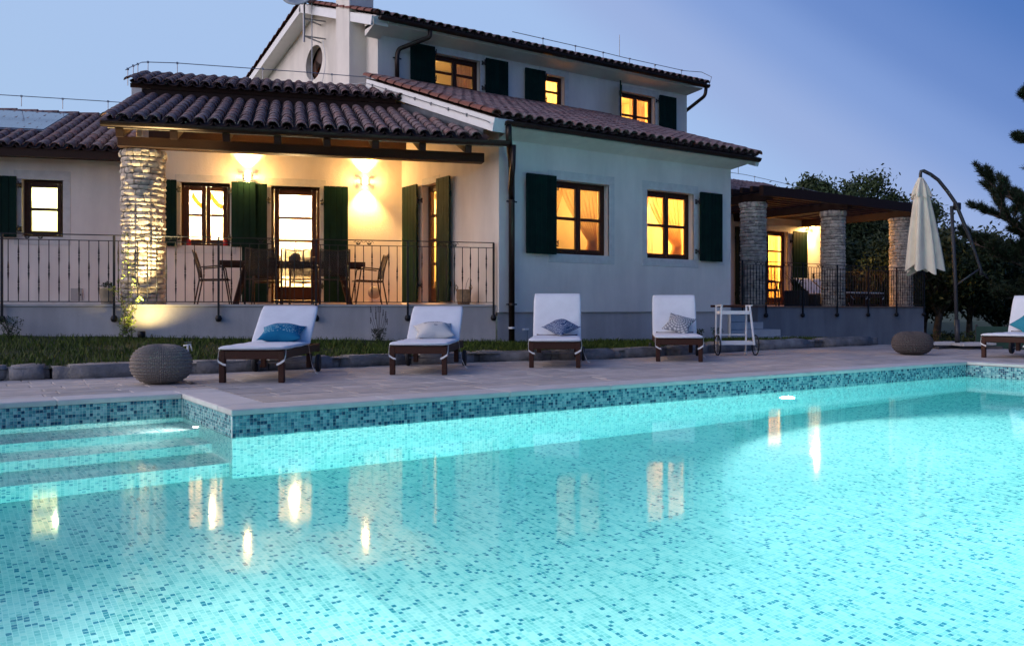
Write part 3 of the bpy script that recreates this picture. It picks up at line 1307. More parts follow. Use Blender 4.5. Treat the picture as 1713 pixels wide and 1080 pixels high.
def shutter(F, x0, x1, z0, z1, hinge='r', y=-.09, n=5, edge_on=False):
    """plank shutter folded back against the wall > planks, battens, hinges"""
    S = MB(F)
    S.box(x0 + .01, x1 - .01, y + .012, y + .03, z0 + .01, z1 - .01)
    so = wobj('shutter', S, GREEN, villa)
    w = (x1 - x0) / n
    for i in range(n):
        m = MB(F)
        m.box(x0 + i * w + .002, x0 + (i + 1) * w - .002, y - .008 + rnd.uniform(-.001, .001), y + .0115, z0, z1, .005)
        wobj('plank', m, GREEN, so)
    for z in (z0 + (z1 - z0) * .14, z1 - (z1 - z0) * .14):
        m = MB(F)
        m.box(x0 + .02, x1 - .02, y + .0305, y + .05, z - .05, z + .05, .004)
        wobj('batten', m, GREEN, so)
        xh = x1 if hinge == 'r' else x0
        s = 1 if hinge == 'r' else -1
        m = MB(F)
        m.bar((xh - .01 * s, y + .01, z), (xh + .055 * s, -.004, z), .014, .05, .002)
        m.tube([(xh + .025 * s, y - .005, z - .06), (xh + .025 * s, y - .005, z + .06)], .011, 8)
        m.lathe([(.0, -.012), (.022, -.01), (.022, .01), (.0, .012)], 8, (xh + .045 * s, -.016, z + .035))
        m.lathe([(.0, -.012), (.022, -.01), (.022, .01), (.0, .012)], 8, (xh + .045 * s, -.016, z - .035))
        wobj('hinge', m, IRON, so)
    return so


def curtain(F, x0, x1, z0, z1, y, mat_, label, tie=None, folds=7, amp=.06, group='curtains behind the lit windows', meet=None, drop=.0):
    """hanging cloth; tie='l'/'r' gathers it towards that side at a third of its height"""
    m = MB(F)
    H = z1 - z0
    Wd = x1 - x0
    ph = rnd.uniform(0, 6)

    def fn(s, t):
        z = z1 - t * H
        if tie:
            tt = .74
            if t < tt:
                k = 1 - .80 * (t / tt) ** 1.35
            else:
                k = .20 + .10 * min(1, (t - tt) / .12)
            xx = (x0 + s * Wd * k) if tie == 'l' else (x1 - s * Wd * k)
        else:
            xx = x0 + s * Wd + .01 * math.sin(t * 3 + s * 9)
        a = amp * (.5 + .5 * t) * (.8 + .4 * noise.noise((s * 3, t * 2, ph)))
        yy = y + a * math.sin(ph + 6.283 * folds * s + .7 * math.sin(t * 2 + ph))
        return (xx, yy, z)
    m.grid(fn, folds * 10, 18)
    o = obj('curtain', m, mat_, None, None, True)
    tag(o, label, 'curtain', group)
    return o


# ---------------------------------------------------------------- front wing (one storey, with the two big windows)
m = MB(FAC)
H1 = [(7.16, 8.41, 1.71, 3.02), (9.36, 10.60, 1.71, 3.02)]
holes_wall(m, 6.0, 11.68, .70, 3.80, H1)
m.quad((6.0, 0, .70), (11.68, 0, .70), (11.68, .05, .70), (6.0, .05, .70))
wobj('wall', m, PL, villa)
m = MB(SIDE)                              # left flank, x = -v
HS = [(-8.20, -7.50, .87, 3.13)]
holes_wall(m, -10.09, -5.50, .70, 5.62, HS)
m.quad((-5.55, 0, .70), (-5.50, 0, .70), (-5.50, .3, .70), (-5.55, .05, .70))
o = wobj('wall', m, PL, villa)
bm = bmesh.new()
bm.from_mesh(o.data)
# cut the flank along the roof slope
nrm = Vector((0, -.35, 1)).normalized()
bmesh.ops.bisect_plane(bm, geom=bm.verts[:] + bm.edges[:] + bm.faces[:], plane_co=(6, 5.5, 3.92), plane_no=nrm, clear_outer=True)
bm.to_mesh(o.data)
bm.free()
m = MB()
m.quad((11.68, 5.5, .1), (11.68, 10.6, .1), (11.68, 10.6, 5.5), (11.68, 5.5, 3.80))
wobj('wall', m, PL, villa)
m = MB()
m.quad((6.0, 5.545, -.1), (11.64, 5.545, -.1), (11.64, 5.545, .705), (6.0, 5.545, .705))
m.quad((11.64, 5.545, -.1), (11.64, 10.5, -.1), (11.64, 10.5, .705), (11.64, 5.545, .705))
wobj('plinth', m, PLINTH, villa)
for h in H1:
    trim(FAC, *h)
    window(FAC, *h)
    room(FAC, *h, watts=230, lx=.35 if h[0] < 8 else .3)
trim(SIDE, *HS[0], jamb=.0, top=.13, door=True)
window(SIDE, *HS[0], cols=1, rows=4, solid=.16, sash=.075)
room(SIDE, *HS[0], watts=400, depth=1.4, side=.2)
shutter(FAC, 6.50, 7.145, 1.70, 3.065, 'r', n=6)
shutter(FAC, 10.70, 11.335, 1.70, 3.065, 'l', n=6)
shutter(SIDE, -8.86, -8.24, .885, 3.17, 'r', n=5, y=-.10)
shutter(SIDE, -7.47, -6.98, .885, 3.17, 'l', n=5, y=-.10)

# ---------------------------------------------------------------- upper storey
m = MB(UP)
HU = [(7.30, 8.50, 5.66, 6.40), (10.30, 10.93, 5.65, 6.40), (12.78, 13.95, 5.22, 6.34)]
holes_wall(m, 6.0, 15.13, 4.2, 6.72, HU)
m.quad((15.13, 0, 2), (15.13, 8.9, 2), (15.13, 8.9, 7.1), (15.13, 0, 6.72))
wobj('wall', m, PL, villa)
for i, h in enumerate(HU):
    trim(UP, *h, jamb=.13 if i else .13, bot=.08)
window(UP, *HU[0])
window(UP, *HU[1], cols=1)
window(UP, *HU[2], cols=2)
room(UP, *HU[0], watts=90, lx=.25, lz=.62, depth=1.5)
room(UP, *HU[1], watts=80, depth=1.5, side=.3)
room(UP, *HU[2], watts=80, depth=1.5)
shutter(UP, 6.68, 7.285, 5.70, 6.50, 'r')
shutter(UP, 8.60, 9.22, 5.69, 6.48, 'l')
shutter(UP, 9.70, 10.30, 5.66, 6.435, 'r')
shutter(UP, 14.03, 14.65, 5.30, 6.40, 'l')
shutter(frame(12.73, 10.05, R(-131)), .02, .62, 5.28, 6.44, 'l', y=-.03)
# gable end facing the left, with a round window
OC = Vector((6.0, 13.86, 6.86))
ORR = .42
ORY = .56


def gable_top(v):
    return 6.62 + .35 * (v - 9.7) if v < 13.8 else 8.05 - .22 * (v - 13.8)


m = MB()
N = 32
ring = [(6.0, OC.y + ORY * math.cos(2 * math.pi * k / N), OC.z + ORR * math.sin(2 * math.pi * k / N)) for k in range(N)]
sq = []
S_ = .7
for k in range(N):
    a = 2 * math.pi * k / N
    ca, sa = math.cos(a), math.sin(a)
    q = S_ / max(abs(ca), abs(sa))
    sq.append((6.0, OC.y + ca * q, OC.z + sa * q))
for k in range(N):
    l = (k + 1) % N
    m.quad(ring[k], ring[l], sq[l], sq[k])
    r1, r2 = Vector(ring[k]), Vector(ring[l])
    dd = Vector((.26, 0, 0))
    m.quad(r1, r2, r2 + dd, r1 + dd)
va, vb, za, zb = OC.y - S_, OC.y + S_, OC.z - S_, OC.z + S_
m.quad((6, va, 3.5), (6, vb, 3.5), (6, vb, za), (6, va, za))
m.add([(6, va, zb), (6, 13.8, gable_top(13.8)), (6, vb, zb), (6, va, gable_top(va)), (6, vb, gable_top(vb))], [(0, 3, 1), (0, 1, 4, 2)])
m.quad((6, 10.09, 3.5), (6, va, 3.5), (6, va, gable_top(va)), (6, 10.09, gable_top(10.09)))
m.quad((6, vb, 3.5), (6, 19, 3.5), (6, 19, gable_top(19)), (6, vb, gable_top(vb)))
wobj('gable_wall', m, PL, villa)
m = MB()
Yp = Matrix.Translation((6.19, OC.y, OC.z)) @ Matrix.Rotation(R(90), 4, 'Y')
m.M = Yp @ Matrix.Diagonal((1, ORY / ORR, 1, 1))
m.lathe([(ORR - .002, -.03), (ORR - .002, .03), (ORR - .07, .03), (ORR - .07, -.03), (ORR - .002, -.03)], 32)
m.box(-.025, .025, -ORR + .05, ORR - .05, -.02, .02)
m.box(-ORR + .05, ORR - .05, -.025, .025, -.019, .019)
ow = wobj('round_window', m, WOODW, villa)
m = MB(Yp @ Matrix.Diagonal((1, ORY / ORR, 1, 1)))
m.add([((ORR - .06) * math.cos(2 * math.pi * k / 24), (ORR - .06) * math.sin(2 * math.pi * k / 24), .0) for k in range(24)], [tuple(range(24))])
wobj('pane', m, GLASS, ow)
m = MB()
m.box(6.27, 7.6, 12.9, 14.8, 6.2, 7.7)
rr = wobj('lit_room', m, ROOM, villa)
bm = bmesh.new()
bm.from_mesh(rr.data)
bmesh.ops.delete(bm, geom=[f for f in bm.faces if abs(f.calc_center_median().x - 6.27) < .01], context='FACES')
bm.to_mesh(rr.data)
bm.free()
light_point('ceiling_lamp', (6.9, 13.6, 7.3), 220, WARM, rr)
# corner pilaster strip and chimney
m = MB()
m.box(5.955, 6.0, 10.095, 10.55, 4.2, 6.70)
wobj('corner_strip', m, PL, villa)
m = MB()
m.box(5.6, 6.17, 10.77, 11.50, 3.6, 9.3, .006)
wobj('chimney', m, PL, villa)

# ---------------------------------------------------------------- porch wing wall (one storey, left)
m = MB(BACK)
HW = [(-5.36, -4.47, 1.95, 3.16), (-3.71, -2.785, .87, 3.15), (-8.07, -7.39, 2.06, 3.11)]
holes_wall(m, -14, -6.05, .60, 3.52, HW)
holes_wall(m, -6.05, -1.17, .60, 4.6, HW)
wobj('wall', m, PL, villa)
trim(BACK, *HW[0], jamb=.10, top=.15)
trim(BACK, *HW[1], jamb=.12, top=.15, door=True)
trim(BACK, *HW[2], jamb=.13, top=.165)
window(BACK, *HW[0], sash=.085)
window(BACK, *HW[1], cols=1, rows=4, solid=.17, sash=.10)
window(BACK, *HW[2], cols=1, rows=2, sash=.07)
room(BACK, *HW[0], watts=1600, col=(1.0, .70, .38), depth=1.5, side=.2)
room(BACK, *HW[1], watts=2000, col=(1.0, .66, .32), depth=1.7, side=.2)
room(BACK, *HW[2], watts=150, col=(.88, 1.0, .56), depth=1.5, side=.3)
shutter(BACK, -5.86, -5.42, 1.935, 3.185, 'r', n=4)
shutter(BACK, -4.44, -3.99, 1.935, 3.185, 'l', n=4, y=-.14)
shutter(BACK, -4.25, -3.78, .885, 3.17, 'r', n=4)
shutter(BACK, -2.715, -2.24, .885, 3.17, 'l', n=4)
shutter(BACK, -8.62, -8.13, 2.05, 3.15, 'r', n=4)
# skirting along the porch wall and left gable block of the higher roof
m = MB(BACK)
m.box(-14, -4.26, -.012, .0, .83, .91)
m.box(-2.23, -1.2, -.012, .0, .83, .91)
wobj('skirting', m, TRIM, villa)

# ---------------------------------------------------------------- right wing wall
m = MB(RW)
HR = [(18.25, 19.90, .87, 3.12)]
holes_wall(m, 11.68, 22.0, -.3, 3.9, HR)
m.quad((22.0, 0, -.3), (22.0, 6, -.3), (22.0, 6, 3.9), (22.0, 0, 3.9))
wobj('wall', m, PL, villa)
trim(RW, *HR[0], jamb=.12, top=.17, door=True)
window(RW, *HR[0], cols=2, rows=4, sash=.08, solid=.1)
room(RW, *HR[0], watts=420, depth=1.6)
shutter(RW, 17.45, 18.2, .885, 3.15, 'r', n=5)
shutter(RW, 20.05, 20.75, .885, 3.15, 'l', n=5)

# ---------------------------------------------------------------- roofs
def cover_mesh(L=.43, r0=.098, r1=.070, th=.016, n=6):
    """one barrel tile; local y runs up the slope, origin at its lower end"""
    m = MB()
    vs, fs = [], []
    for (y, r, z) in ((0, r0, .0), (L, r1, -.012)):
        for k in range(n + 1):
            a = math.pi * k / n
            vs.append((-r * math.cos(a), y, r * .82 * math.sin(a) + z))
    for k in range(n + 1):
        a = math.pi * k / n
        r = r0 - th
        vs.append((-r * math.cos(a), 0, r * .82 * math.sin(a)))
    k1 = n + 1
    for k in range(n):
        fs.append((k, k + 1, k1 + k + 1, k1 + k))
        fs.append((k + 1, k, 2 * k1 + k, 2 * k1 + k + 1))
    # underside of the lip
    b = len(vs)
    for k in range(n + 1):
        a = math.pi * k / n
        r = r0 - th - .006
        vs.append((-r * math.cos(a), .10, r * .82 * math.sin(a)))
    for k in range(n):
        fs.append((2 * k1 + k + 1, 2 * k1 + k, b + k, b + k + 1))
    m.add(vs, fs)
    me = m.mesh('roof_tile')
    me.materials.append(CLAY)
    me.shade_smooth()
    try:
        me.set_sharp_from_angle(angle=R(50))
    except Exception:
        pass
    return me, np.array(vs), fs


TILE, TV, TF = cover_mesh()
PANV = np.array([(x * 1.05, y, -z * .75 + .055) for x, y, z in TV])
REST_V, REST_F = [], []
tiles_left = 300


def add_rest(V, F, M):
    A = np.array(M)
    b = sum(len(x) for x in REST_V)
    REST_V.append(V @ A[:3, :3].T + A[:3, 3])
    REST_F.extend([tuple(i + b for i in f) for f in F])


PAN_M = []


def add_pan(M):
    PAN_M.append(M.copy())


def roof(F, a0, a1, b0, z0, slope, length, clip=None, single=False, mat_=WOODD, name='roof', slab=.10, pitch=.212, row=.375, under=None):
    """slab + barrel tiles. F frame, eave from a0 to a1 at local y=b0 and height z0, rising with y"""
    global tiles_left
    ang = math.atan(slope)
    T = F @ Matrix.Translation((0, b0, z0)) @ Matrix.Rotation(ang, 4, 'X')
    run = length / math.cos(ang)
    m = MB(T)
    na = max(2, int((a1 - a0) / .5))
    nb = max(2, int(run / .5))
    cells = []
    for i in range(na):
        for j in range(nb):
            x0, x1 = a0 + (a1 - a0) * i / na, a0 + (a1 - a0) * (i + 1) / na
            y0, y1 = run * j / nb, run * (j + 1) / nb
            if clip and not clip(T @ Vector(((x0 + x1) / 2, (y0 + y1) / 2, 0))):
                continue
            m.box(x0, x1, y0, y1, -slab, -.004)
    ro = wobj(name, m, mat_, villa)
    ncol = int(round((a1 - a0) / pitch))
    p = (a1 - a0) / ncol
    nrow = max(1, int(round((run - .30) / row)) + 1)
    row = (run - .36) / max(1, nrow - 1)
    for j in range(nrow):
        for i in range(ncol + 1):
            x = a0 + p * i
            y = j * row - .05
            Mx = T @ Matrix.Translation((x + rnd.uniform(-.006, .006), y + rnd.uniform(-.008, .008), .046 + rnd.uniform(-.003, .003))) @ Matrix.Rotation(.055, 4, 'X') @ Matrix.Rotation(rnd.uniform(-.02, .02), 4, 'Z') @ Matrix.Rotation(rnd.uniform(-.04, .04), 4, 'Y')
            if not (clip and not clip(T @ Vector((x, y + .2, 0)))):
                if single and tiles_left > 0:
                    tiles_left -= 1
                    attach(bpy.data.objects.new('roof_tile', TILE), ro, Mx)
                else:
                    add_rest(TV, TF, Mx)
            if i < ncol:
                xp = x + p / 2
                if not (clip and not clip(T @ Vector((xp, y + .2, 0)))):
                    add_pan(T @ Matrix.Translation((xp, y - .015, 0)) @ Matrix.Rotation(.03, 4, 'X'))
    return ro


def gutter(F, a0, a1, b, z, r=.068, joints=1.25, mat_=GUT):
    m = MB(F)
    n = 8
    vs, fs = [], []
    for x in (a0, a1):
        for k in range(n + 1):
            a = math.pi + math.pi * k / n
            vs.append((x, b + r * math.cos(a), z + r * math.sin(a)))
        for k in range(n + 1):
            a = 2 * math.pi - math.pi * k / n
            vs.append((x, b + (r - .006) * math.cos(a), z + (r - .006) * math.sin(a)))
    q = 2 * (n + 1)
    for k in range(q):
        l = (k + 1) % q
        fs.append((k, l, q + l, q + k))
    fs += [tuple(range(n + 1))[::-1], tuple(q + k for k in range(n + 1))]
    m.add(vs, fs)
    m.tube([(a0, b - r, z), (a1, b - r, z)], .009, 6)
    g = wobj('gutter', m, mat_, villa)
    x = a0 + .35
    while x < a1 - .1:
        j = MB(F)
        for rr_ in (r + .004,):
            vs, fs = [], []
            for xx in (x, x + .045):
                for k in range(n + 1):
                    a = math.pi + math.pi * k / n
                    vs.append((xx, b + rr_ * math.cos(a), z + rr_ * math.sin(a)))
            for k in range(n):
                fs.append((k, k + 1, n + 1 + k + 1, n + 1 + k))
            j.add(vs, fs)
        j.tube([(x + .02, b - r, z - .01), (x + .02, b - r - .004, z + .02)], .012, 5)
        wobj('gutter_clip', j, mat_, g)
        x += joints
    return g


# porch roof (the nearest tiles: each one an object)
roof(WING, -5.93, .2, -.46, 3.50, .345, 3.0, lambda p: p.x < 5.62, True, name='porch_roof')
gutter(WING, -6.0, .09, -.53, 3.46)
# higher wing roof behind it
roof(WING, -6.12, .2, 2.50, 4.79, .33, 1.85, lambda p: p.x < 5.70, True, name='wing_roof', slab=.08)
m = MB(WING)                                   # dark fascia under its eave and white gable block
m.box(-6.0, .1, 2.55, 2.68, 4.50, 4.715)
wobj('fascia', m, WOODD, villa)
m = MB(WING)
m.add([(-6.1, 2.52, 4.52), (-6.1, 2.52, 4.72), (-6.1, 4.35, 5.34), (-6.1, 6.2, 4.75), (-6.1, 6.2, 3.4), (-6.1, 3.0, 3.4), (-6.1, 3.0, 4.52)], [tuple(range(7))])
m.box(-6.1, -5.93, 2.52, 2.70, 4.52, 4.715)
wobj('gable_block', m, PL, villa)
roof(WING @ Matrix.Translation((0, 8.70, 0)) @ Matrix.Rotation(math.pi, 4, 'Z'), -.2, 6.12, 2.5, 4.79, .33, 1.85, None, False, name='wing_roof', slab=.08)
# ridge tiles of the higher wing roof
rm = MB(WING)
x = -6.15
while x < -.6:
    old = rm.M
    rm.M = WING @ Matrix.Translation((x + .42, 4.35, 5.40 + rnd.uniform(-.004, .004))) @ Matrix.Rotation(R(90), 4, 'Z') @ Matrix.Rotation(.03, 4, 'X')
    rm.add([tuple(v) for v in (TV * np.array((1.25, 1.05, 1.1)))], TF)
    rm.M = old
    x += .40
rt = wobj('ridge_tiles', rm, CLAY, villa)
rt['kind'] = 'stuff'
# low roof of the left wing
roof(WING, -13, -6.12, 2.87, 3.62, .375, 3.4, None, True, name='left_roof')
rm = MB(WING)
x = -13
while x < -6.4:
    old = rm.M
    rm.M = WING @ Matrix.Translation((x + .42, 6.27, 4.94)) @ Matrix.Rotation(R(90), 4, 'Z') @ Matrix.Rotation(.03, 4, 'X')
    rm.add([tuple(v) for v in (TV * np.array((1.25, 1.05, 1.1)))], TF)
    rm.M = old
    x += .40
rt = wobj('ridge_tiles', rm, CLAY, villa)
rt['kind'] = 'stuff'
m = MB(WING)
m.box(-13, -5.95, 2.83, 2.90, 3.46, 3.60)
wobj('fascia', m, WOODD, villa)
m = MB(WING)
m.box(-13, -5.95, 2.905, 3.27, 3.50, 3.56)
wobj('soffit', m, WOODD, villa)
# porch timbers: beam, rafters, boarding
m = MB(WING)
m.box(-5.90, -.17, .10, .32, 3.23, 3.385, .008)
wobj('porch_beam', m, WOODD, villa)
m = MB(WING)
m.box(-5.90, -.9, 3.08, 3.27, 3.9, 4.1, .008)
wobj('wall_plate', m, WOODD, villa)
for k in range(8):
    a = -5.77 + .745 * k
    m = MB(WING)
    y1 = 3.2
    if a > -.9:
        y1 = 1.2
    m.bar((a, -.43, 3.335), (a, y1, 3.335 + .345 * (y1 + .43)), .11, .13, .006)
    wobj('rafter', m, WOODD, villa)
m = MB(WING)
m.box(-5.95, .1, -.475, -.452, 3.44, 3.50)
wobj('eave_board', m, WOODD, villa)
wb = wood_mat('pale_boarding', (.62, .52, .40), .6, (1, 1, 1))
m = MB(WING @ Matrix.Translation((0, -.44, 3.395)) @ Matrix.Rotation(math.atan(.345), 4, 'X'))
nb = 22
for i in range(nb):
    y0, y1 = 3.9 * i / nb, 3.9 * (i + 1) / nb
    x1 = .1 - .36 * y0 if y0 > .3 else .02
    m.box(-5.93, min(.05, x1), y0 + .002, y1 - .002, -.004, .006)
o = wobj('porch_boarding', m, wb, villa)
o['kind'] = 'stuff'

# front wing roof
roof(I4, 5.68, 12.0, 5.12, 3.86, .35, 4.95, None, False, name='front_roof')
gutter(I4, 5.83, 12.02, 5.06, 3.79)
m = MB()
m.box(6.0, 11.9, 5.12, 5.5, 3.715, 3.745)
m.box(11.68, 11.95, 5.5, 10.0, 3.70, 3.73)
m.quad((6.0, 5.5, 3.60), (11.68, 5.5, 3.60), (11.9, 5.12, 3.715), (6.0, 5.12, 3.715))
m.quad((11.68, 5.5, 3.60), (11.68, 9, 4.8), (11.9, 9, 4.8), (11.9, 5.12, 3.715))
wobj('soffit', m, PL, villa)
# white verge board on the left, running up the slope
ang = math.atan(.35)
m = MB(Matrix.Translation((0, 5.06, 3.84)) @ Matrix.Rotation(ang, 4, 'X'))
m.box(5.62, 5.99, -.02, 5.15, -.235, -.015, .004)
wobj('verge_board', m, WHITE, villa)
m = MB(Matrix.Translation((0, 5.06, 3.84)) @ Matrix.Rotation(ang, 4, 'X'))
m.box(11.95, 12.05, -.02, 5.3, -.2, -.015, .004)
wobj('verge_board', m, WHITE, villa)
rm = MB()
T = Matrix.Translation((0, 5.12, 3.86)) @ Matrix.Rotation(ang, 4, 'X')
for xx in (5.66, 12.02):
    for j in range(14):
        old = rm.M
        rm.M = T @ Matrix.Translation((xx, j * .375 - .05, .045 + rnd.uniform(-.004, .004))) @ Matrix.Rotation(.03, 4, 'X') @ Matrix.Rotation(rnd.uniform(-.02, .02), 4, 'Z')
        rm.add([tuple(v) for v in TV], TF)
        rm.M = old
rt = wobj('verge_tiles', rm, CLAYB, villa)
rt['kind'] = 'stuff'
# metal flashing where the porch roof dies into the flank
m = MB()
a0_ = Vector((5.64, 5.62, 3.45))
m.add([(5.66, 5.45, 3.50), (5.66, 9.6, 4.80), (5.66, 9.6, 5.12), (5.66, 5.45, 3.76)], [(0, 1, 2, 3)])
m.add([(5.66, 5.45, 3.50), (5.66, 9.6, 4.80), (5.36, 9.6, 4.78), (5.36, 5.45, 3.46)], [(0, 1, 2, 3)])
wobj('flashing', m, LEAD, villa)

# upper roof
roof(I4, 5.72, 15.4, 9.66, 6.80, .35, 4.14, None, False, name='upper_roof', mat_=WHITE)
roof(Matrix.Translation((0, 27.3, 0)) @ Matrix.Rotation(math.pi, 4, 'Z'), -15.4, -5.72, 8.3, 7.11, .215, 5.2, None, False, name='upper_roof', mat_=WHITE)
gutter(I4, 5.76, 15.45, 9.60, 6.76)
m = MB()
m.box(6.0, 15.3, 9.68, 10.09, 6.66, 6.69)
m.quad((6.0, 10.09, 6.55), (15.13, 10.09, 6.55), (15.3, 9.68, 6.66), (6.0, 9.68, 6.66))
m.quad((15.13, 10.09, 6.55), (15.13, 13, 7.6), (15.35, 13, 7.6), (15.3, 9.68, 6.66))
m.add([(5.66, 9.66, 6.60), (5.66, 9.66, 6.76), (5.66, 10.1, 6.90), (5.66, 10.1, 6.46)], [(0, 1, 2, 3)])
m.box(5.66, 6.0, 9.68, 10.1, 6.60, 6.665)
m.quad((5.66, 9.66, 6.60), (6.0, 9.66, 6.60), (6.0, 10.1, 6.46), (5.66, 10.1, 6.46))
wobj('soffit', m, PL, villa)
m = MB(Matrix.Translation((0, 9.66, 6.78)) @ Matrix.Rotation(math.atan(.35), 4, 'X'))
m.box(5.62, 5.99, 0, 4.40, -.20, -.01, .004)
wobj('verge_board', m, WHITE, villa)
m = MB(Matrix.Translation((0, 13.8, 8.228)) @ Matrix.Rotation(math.atan(-.215), 4, 'X'))
m.box(5.62, 5.99, 0, 5.4, -.20, -.01, .004)
wobj('verge_board', m, WHITE, villa)
rm = MB()
for (oy, oz, sl, cnt) in ((9.66, 6.82, .35, 12), (13.8, 8.26, -.215, 14)):
    T = Matrix.Translation((0, oy, oz)) @ Matrix.Rotation(math.atan(sl), 4, 'X')
    for j in range(cnt):
        old = rm.M
        rm.M = T @ Matrix.Translation((5.66, j * .375 - .03, .02)) @ Matrix.Rotation(.03, 4, 'X')
        rm.add([tuple(v) for v in TV], TF)
        rm.M = old
rt = wobj('verge_tiles', rm, CLAYB, villa)
rt['kind'] = 'stuff'
# right wing roof
roof(I4, 12.1, 22.3, 10.05, 3.86, .36, 3.4, None, False, name='right_roof')
gutter(I4, 12.1, 22.3, 9.98, 3.80)
o = obj('remaining_roof_tiles', np_mesh('remaining_roof_tiles', np.concatenate(REST_V), np.array(REST_F)), CLAY, villa, I4.copy(), True)
o['kind'] = 'stuff'
try:
    o.data.set_sharp_from_angle(angle=R(50))
except Exception:
    pass


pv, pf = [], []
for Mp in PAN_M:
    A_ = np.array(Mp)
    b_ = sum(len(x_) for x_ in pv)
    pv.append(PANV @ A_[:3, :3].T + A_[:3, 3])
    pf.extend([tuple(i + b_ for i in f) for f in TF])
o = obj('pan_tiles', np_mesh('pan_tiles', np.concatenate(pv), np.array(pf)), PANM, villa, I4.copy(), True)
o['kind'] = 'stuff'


def downpipe(pts, r, label=None, bands=()):
    m = MB()
    # round the corners a little
    P_ = [Vector(p) for p in pts]
    out = [P_[0]]
    for i in range(1, len(P_) - 1):
        a, b, c = P_[i - 1], P_[i], P_[i + 1]
        q = min(.09, (a - b).length * .4, (c - b).length * .4)
        p0, p1 = b + (a - b).normalized() * q, b + (c - b).normalized() * q
        for k in range(5):
            t = k / 4
            out.append(p0.lerp(b, t).lerp(b.lerp(p1, t), t))
    out.append(P_[-1])
    m.tube(out, r, 12)
    d = wobj('downpipe', m, GUT, villa, True)
    for z in bands:
        x, y = P_[-1].x, P_[-1].y
        b = MB()
        b.lathe([(r + .002, -.02), (r + .008, -.018), (r + .008, .018), (r + .002, .02)], 12, (x, y, z))
        b.box(x - r - .05, x + r + .05, y - .01, y + .01, z - .012, z + .012)
        wobj('pipe_clip', b, GUT, d)
    return d


dp = downpipe([(5.90, 5.06, 3.76), (5.90, 5.06, 3.52), (6.15, 5.36, 3.22), (6.19, 5.40, 3.0), (6.19, 5.40, .15)], .052, bands=(.83, 2.55))
m = MB()
m.lathe([(.054, 0), (.058, .004), (.058, .03), (.054, .034)], 12, (6.19, 5.40, .42))
wobj('white_band', m, WHITE, dp)
downpipe([(5.98, 5.04, 3.42), (5.98, 5.06, 3.05), (6.10, 5.30, 2.75), (6.17, 5.385, 2.6)], .045)
downpipe([(6.95, 9.62, 6.72), (6.95, 9.62, 6.55), (6.40, 10.0, 6.30), (6.37, 10.02, 6.15), (6.37, 10.02, 5.62)], .048, bands=(6.1,))
downpipe([(15.36, 9.60, 6.74), (15.34, 9.62, 6.48), (15.17, 10.3, 6.10), (15.17, 10.6, 5.6), (15.17, 10.6, 3.5)], .048)

# curtains
curtain(FAC, 7.18, 7.66, 1.62, 3.05, .36, AMBER, 'amber curtain swept to the left side of the big left ground window', 'l', 6)
curtain(FAC, 7.50, 8.40, 1.62, 3.05, .33, AMBER, 'amber curtain tied back to the right in the big left ground window', 'r', 8)
curtain(FAC, 9.36, 9.78, 1.62, 3.05, .36, AMBER, 'amber curtain at the left side of the big right ground window', 'l', 5)
curtain(FAC, 9.60, 10.58, 1.62, 3.05, .33, AMBER, 'amber curtain tied back to the right in the big right ground window', 'r', 8)
curtain(FAC, 9.36, 9.95, 1.60, 3.05, .42, SHEER, 'pale sheer hanging behind the left amber curtain of the big right ground window', None, 6)
curtain(UP, 7.92, 8.48, 5.60, 6.42, .36, PINKC, 'rose striped curtain in the right half of the upper left window', None, 8)
curtain(UP, 13.38, 13.93, 5.2, 6.36, .36, PINKC, 'rose curtain in the right half of the upper window furthest right', None, 7)
curtain(UP, 10.32, 10.92, 5.6, 6.42, .40, SHEER, 'plain pale curtain filling the narrow upper window', None, 5, .015)
curtain(BACK, -5.34, -4.49, 1.9, 3.2, .42, SHEER, 'bright white sheer in the small porch window', None, 6, .02)
for i_, (xa, xb) in enumerate(((-5.20, -4.93), (-4.86, -4.58))):
    m = MB(BACK)
    m.grid(lambda s_, t_: (xa + (xb - xa) * s_, .35 + .02 * math.sin(14 * s_ + 5 * t_), (3.07 - .30 * s_ - .06 * math.sin(3.1 * s_)) - t_ * (.17 - .09 * s_)), 16, 6)
    tag(obj('curtain', m, GOLDC, None, None, True), ('gold patterned swag in the left half of the porch window', 'gold patterned swag in the right half of the porch window')[i_], 'curtain', 'curtains behind the lit windows')
curtain(BACK, -3.69, -2.80, .9, 3.2, .40, SHEER, 'white sheer hanging behind the porch glass door', None, 5, .03)
curtain(BACK, -8.05, -7.41, 2.0, 3.15, .38, SHEER, 'greenish white sheer in the far left wing window', None, 5, .015)
curtain(SIDE, -8.18, -7.95, .9, 3.15, .40, SHEER, 'pale curtain at the edge of the narrow flank door', None, 3, .02)
curtain(RW, 18.3, 18.75, .9, 3.15, .36, AMBER, 'amber curtain on the left of the pergola terrace door', None, 5)
curtain(RW, 19.45, 19.85, .9, 3.15, .36, AMBER, 'amber curtain on the right of the pergola terrace door', None, 5)

# ================================================================== TERRACES
m = MB(WING)
m.quad((-14, 0, -.2), (-.0, 0, -.2), (0, 0, .785), (-14, 0, .785))
m.quad((-14, 0, .785), (0, 0, .785), (0, .02, .785), (-14, .02, .785))
terr = struct('porch_terrace', m, PLINTH)
m = MB(WING)
m.box(-14, .0, -.02, .30, .788, .826, .006)
wobj('edge_slab', m, COPE, terr)
m = MB(WING)
m.box(-14, -.1, .303, 3.27, .70, .824)
m.prism([(-.1, .303), (0, .303), (-1.17, 3.27), (-1.2, 3.27)], .70, .823)
wobj('terrace_floor', m, FLOORT, terr)
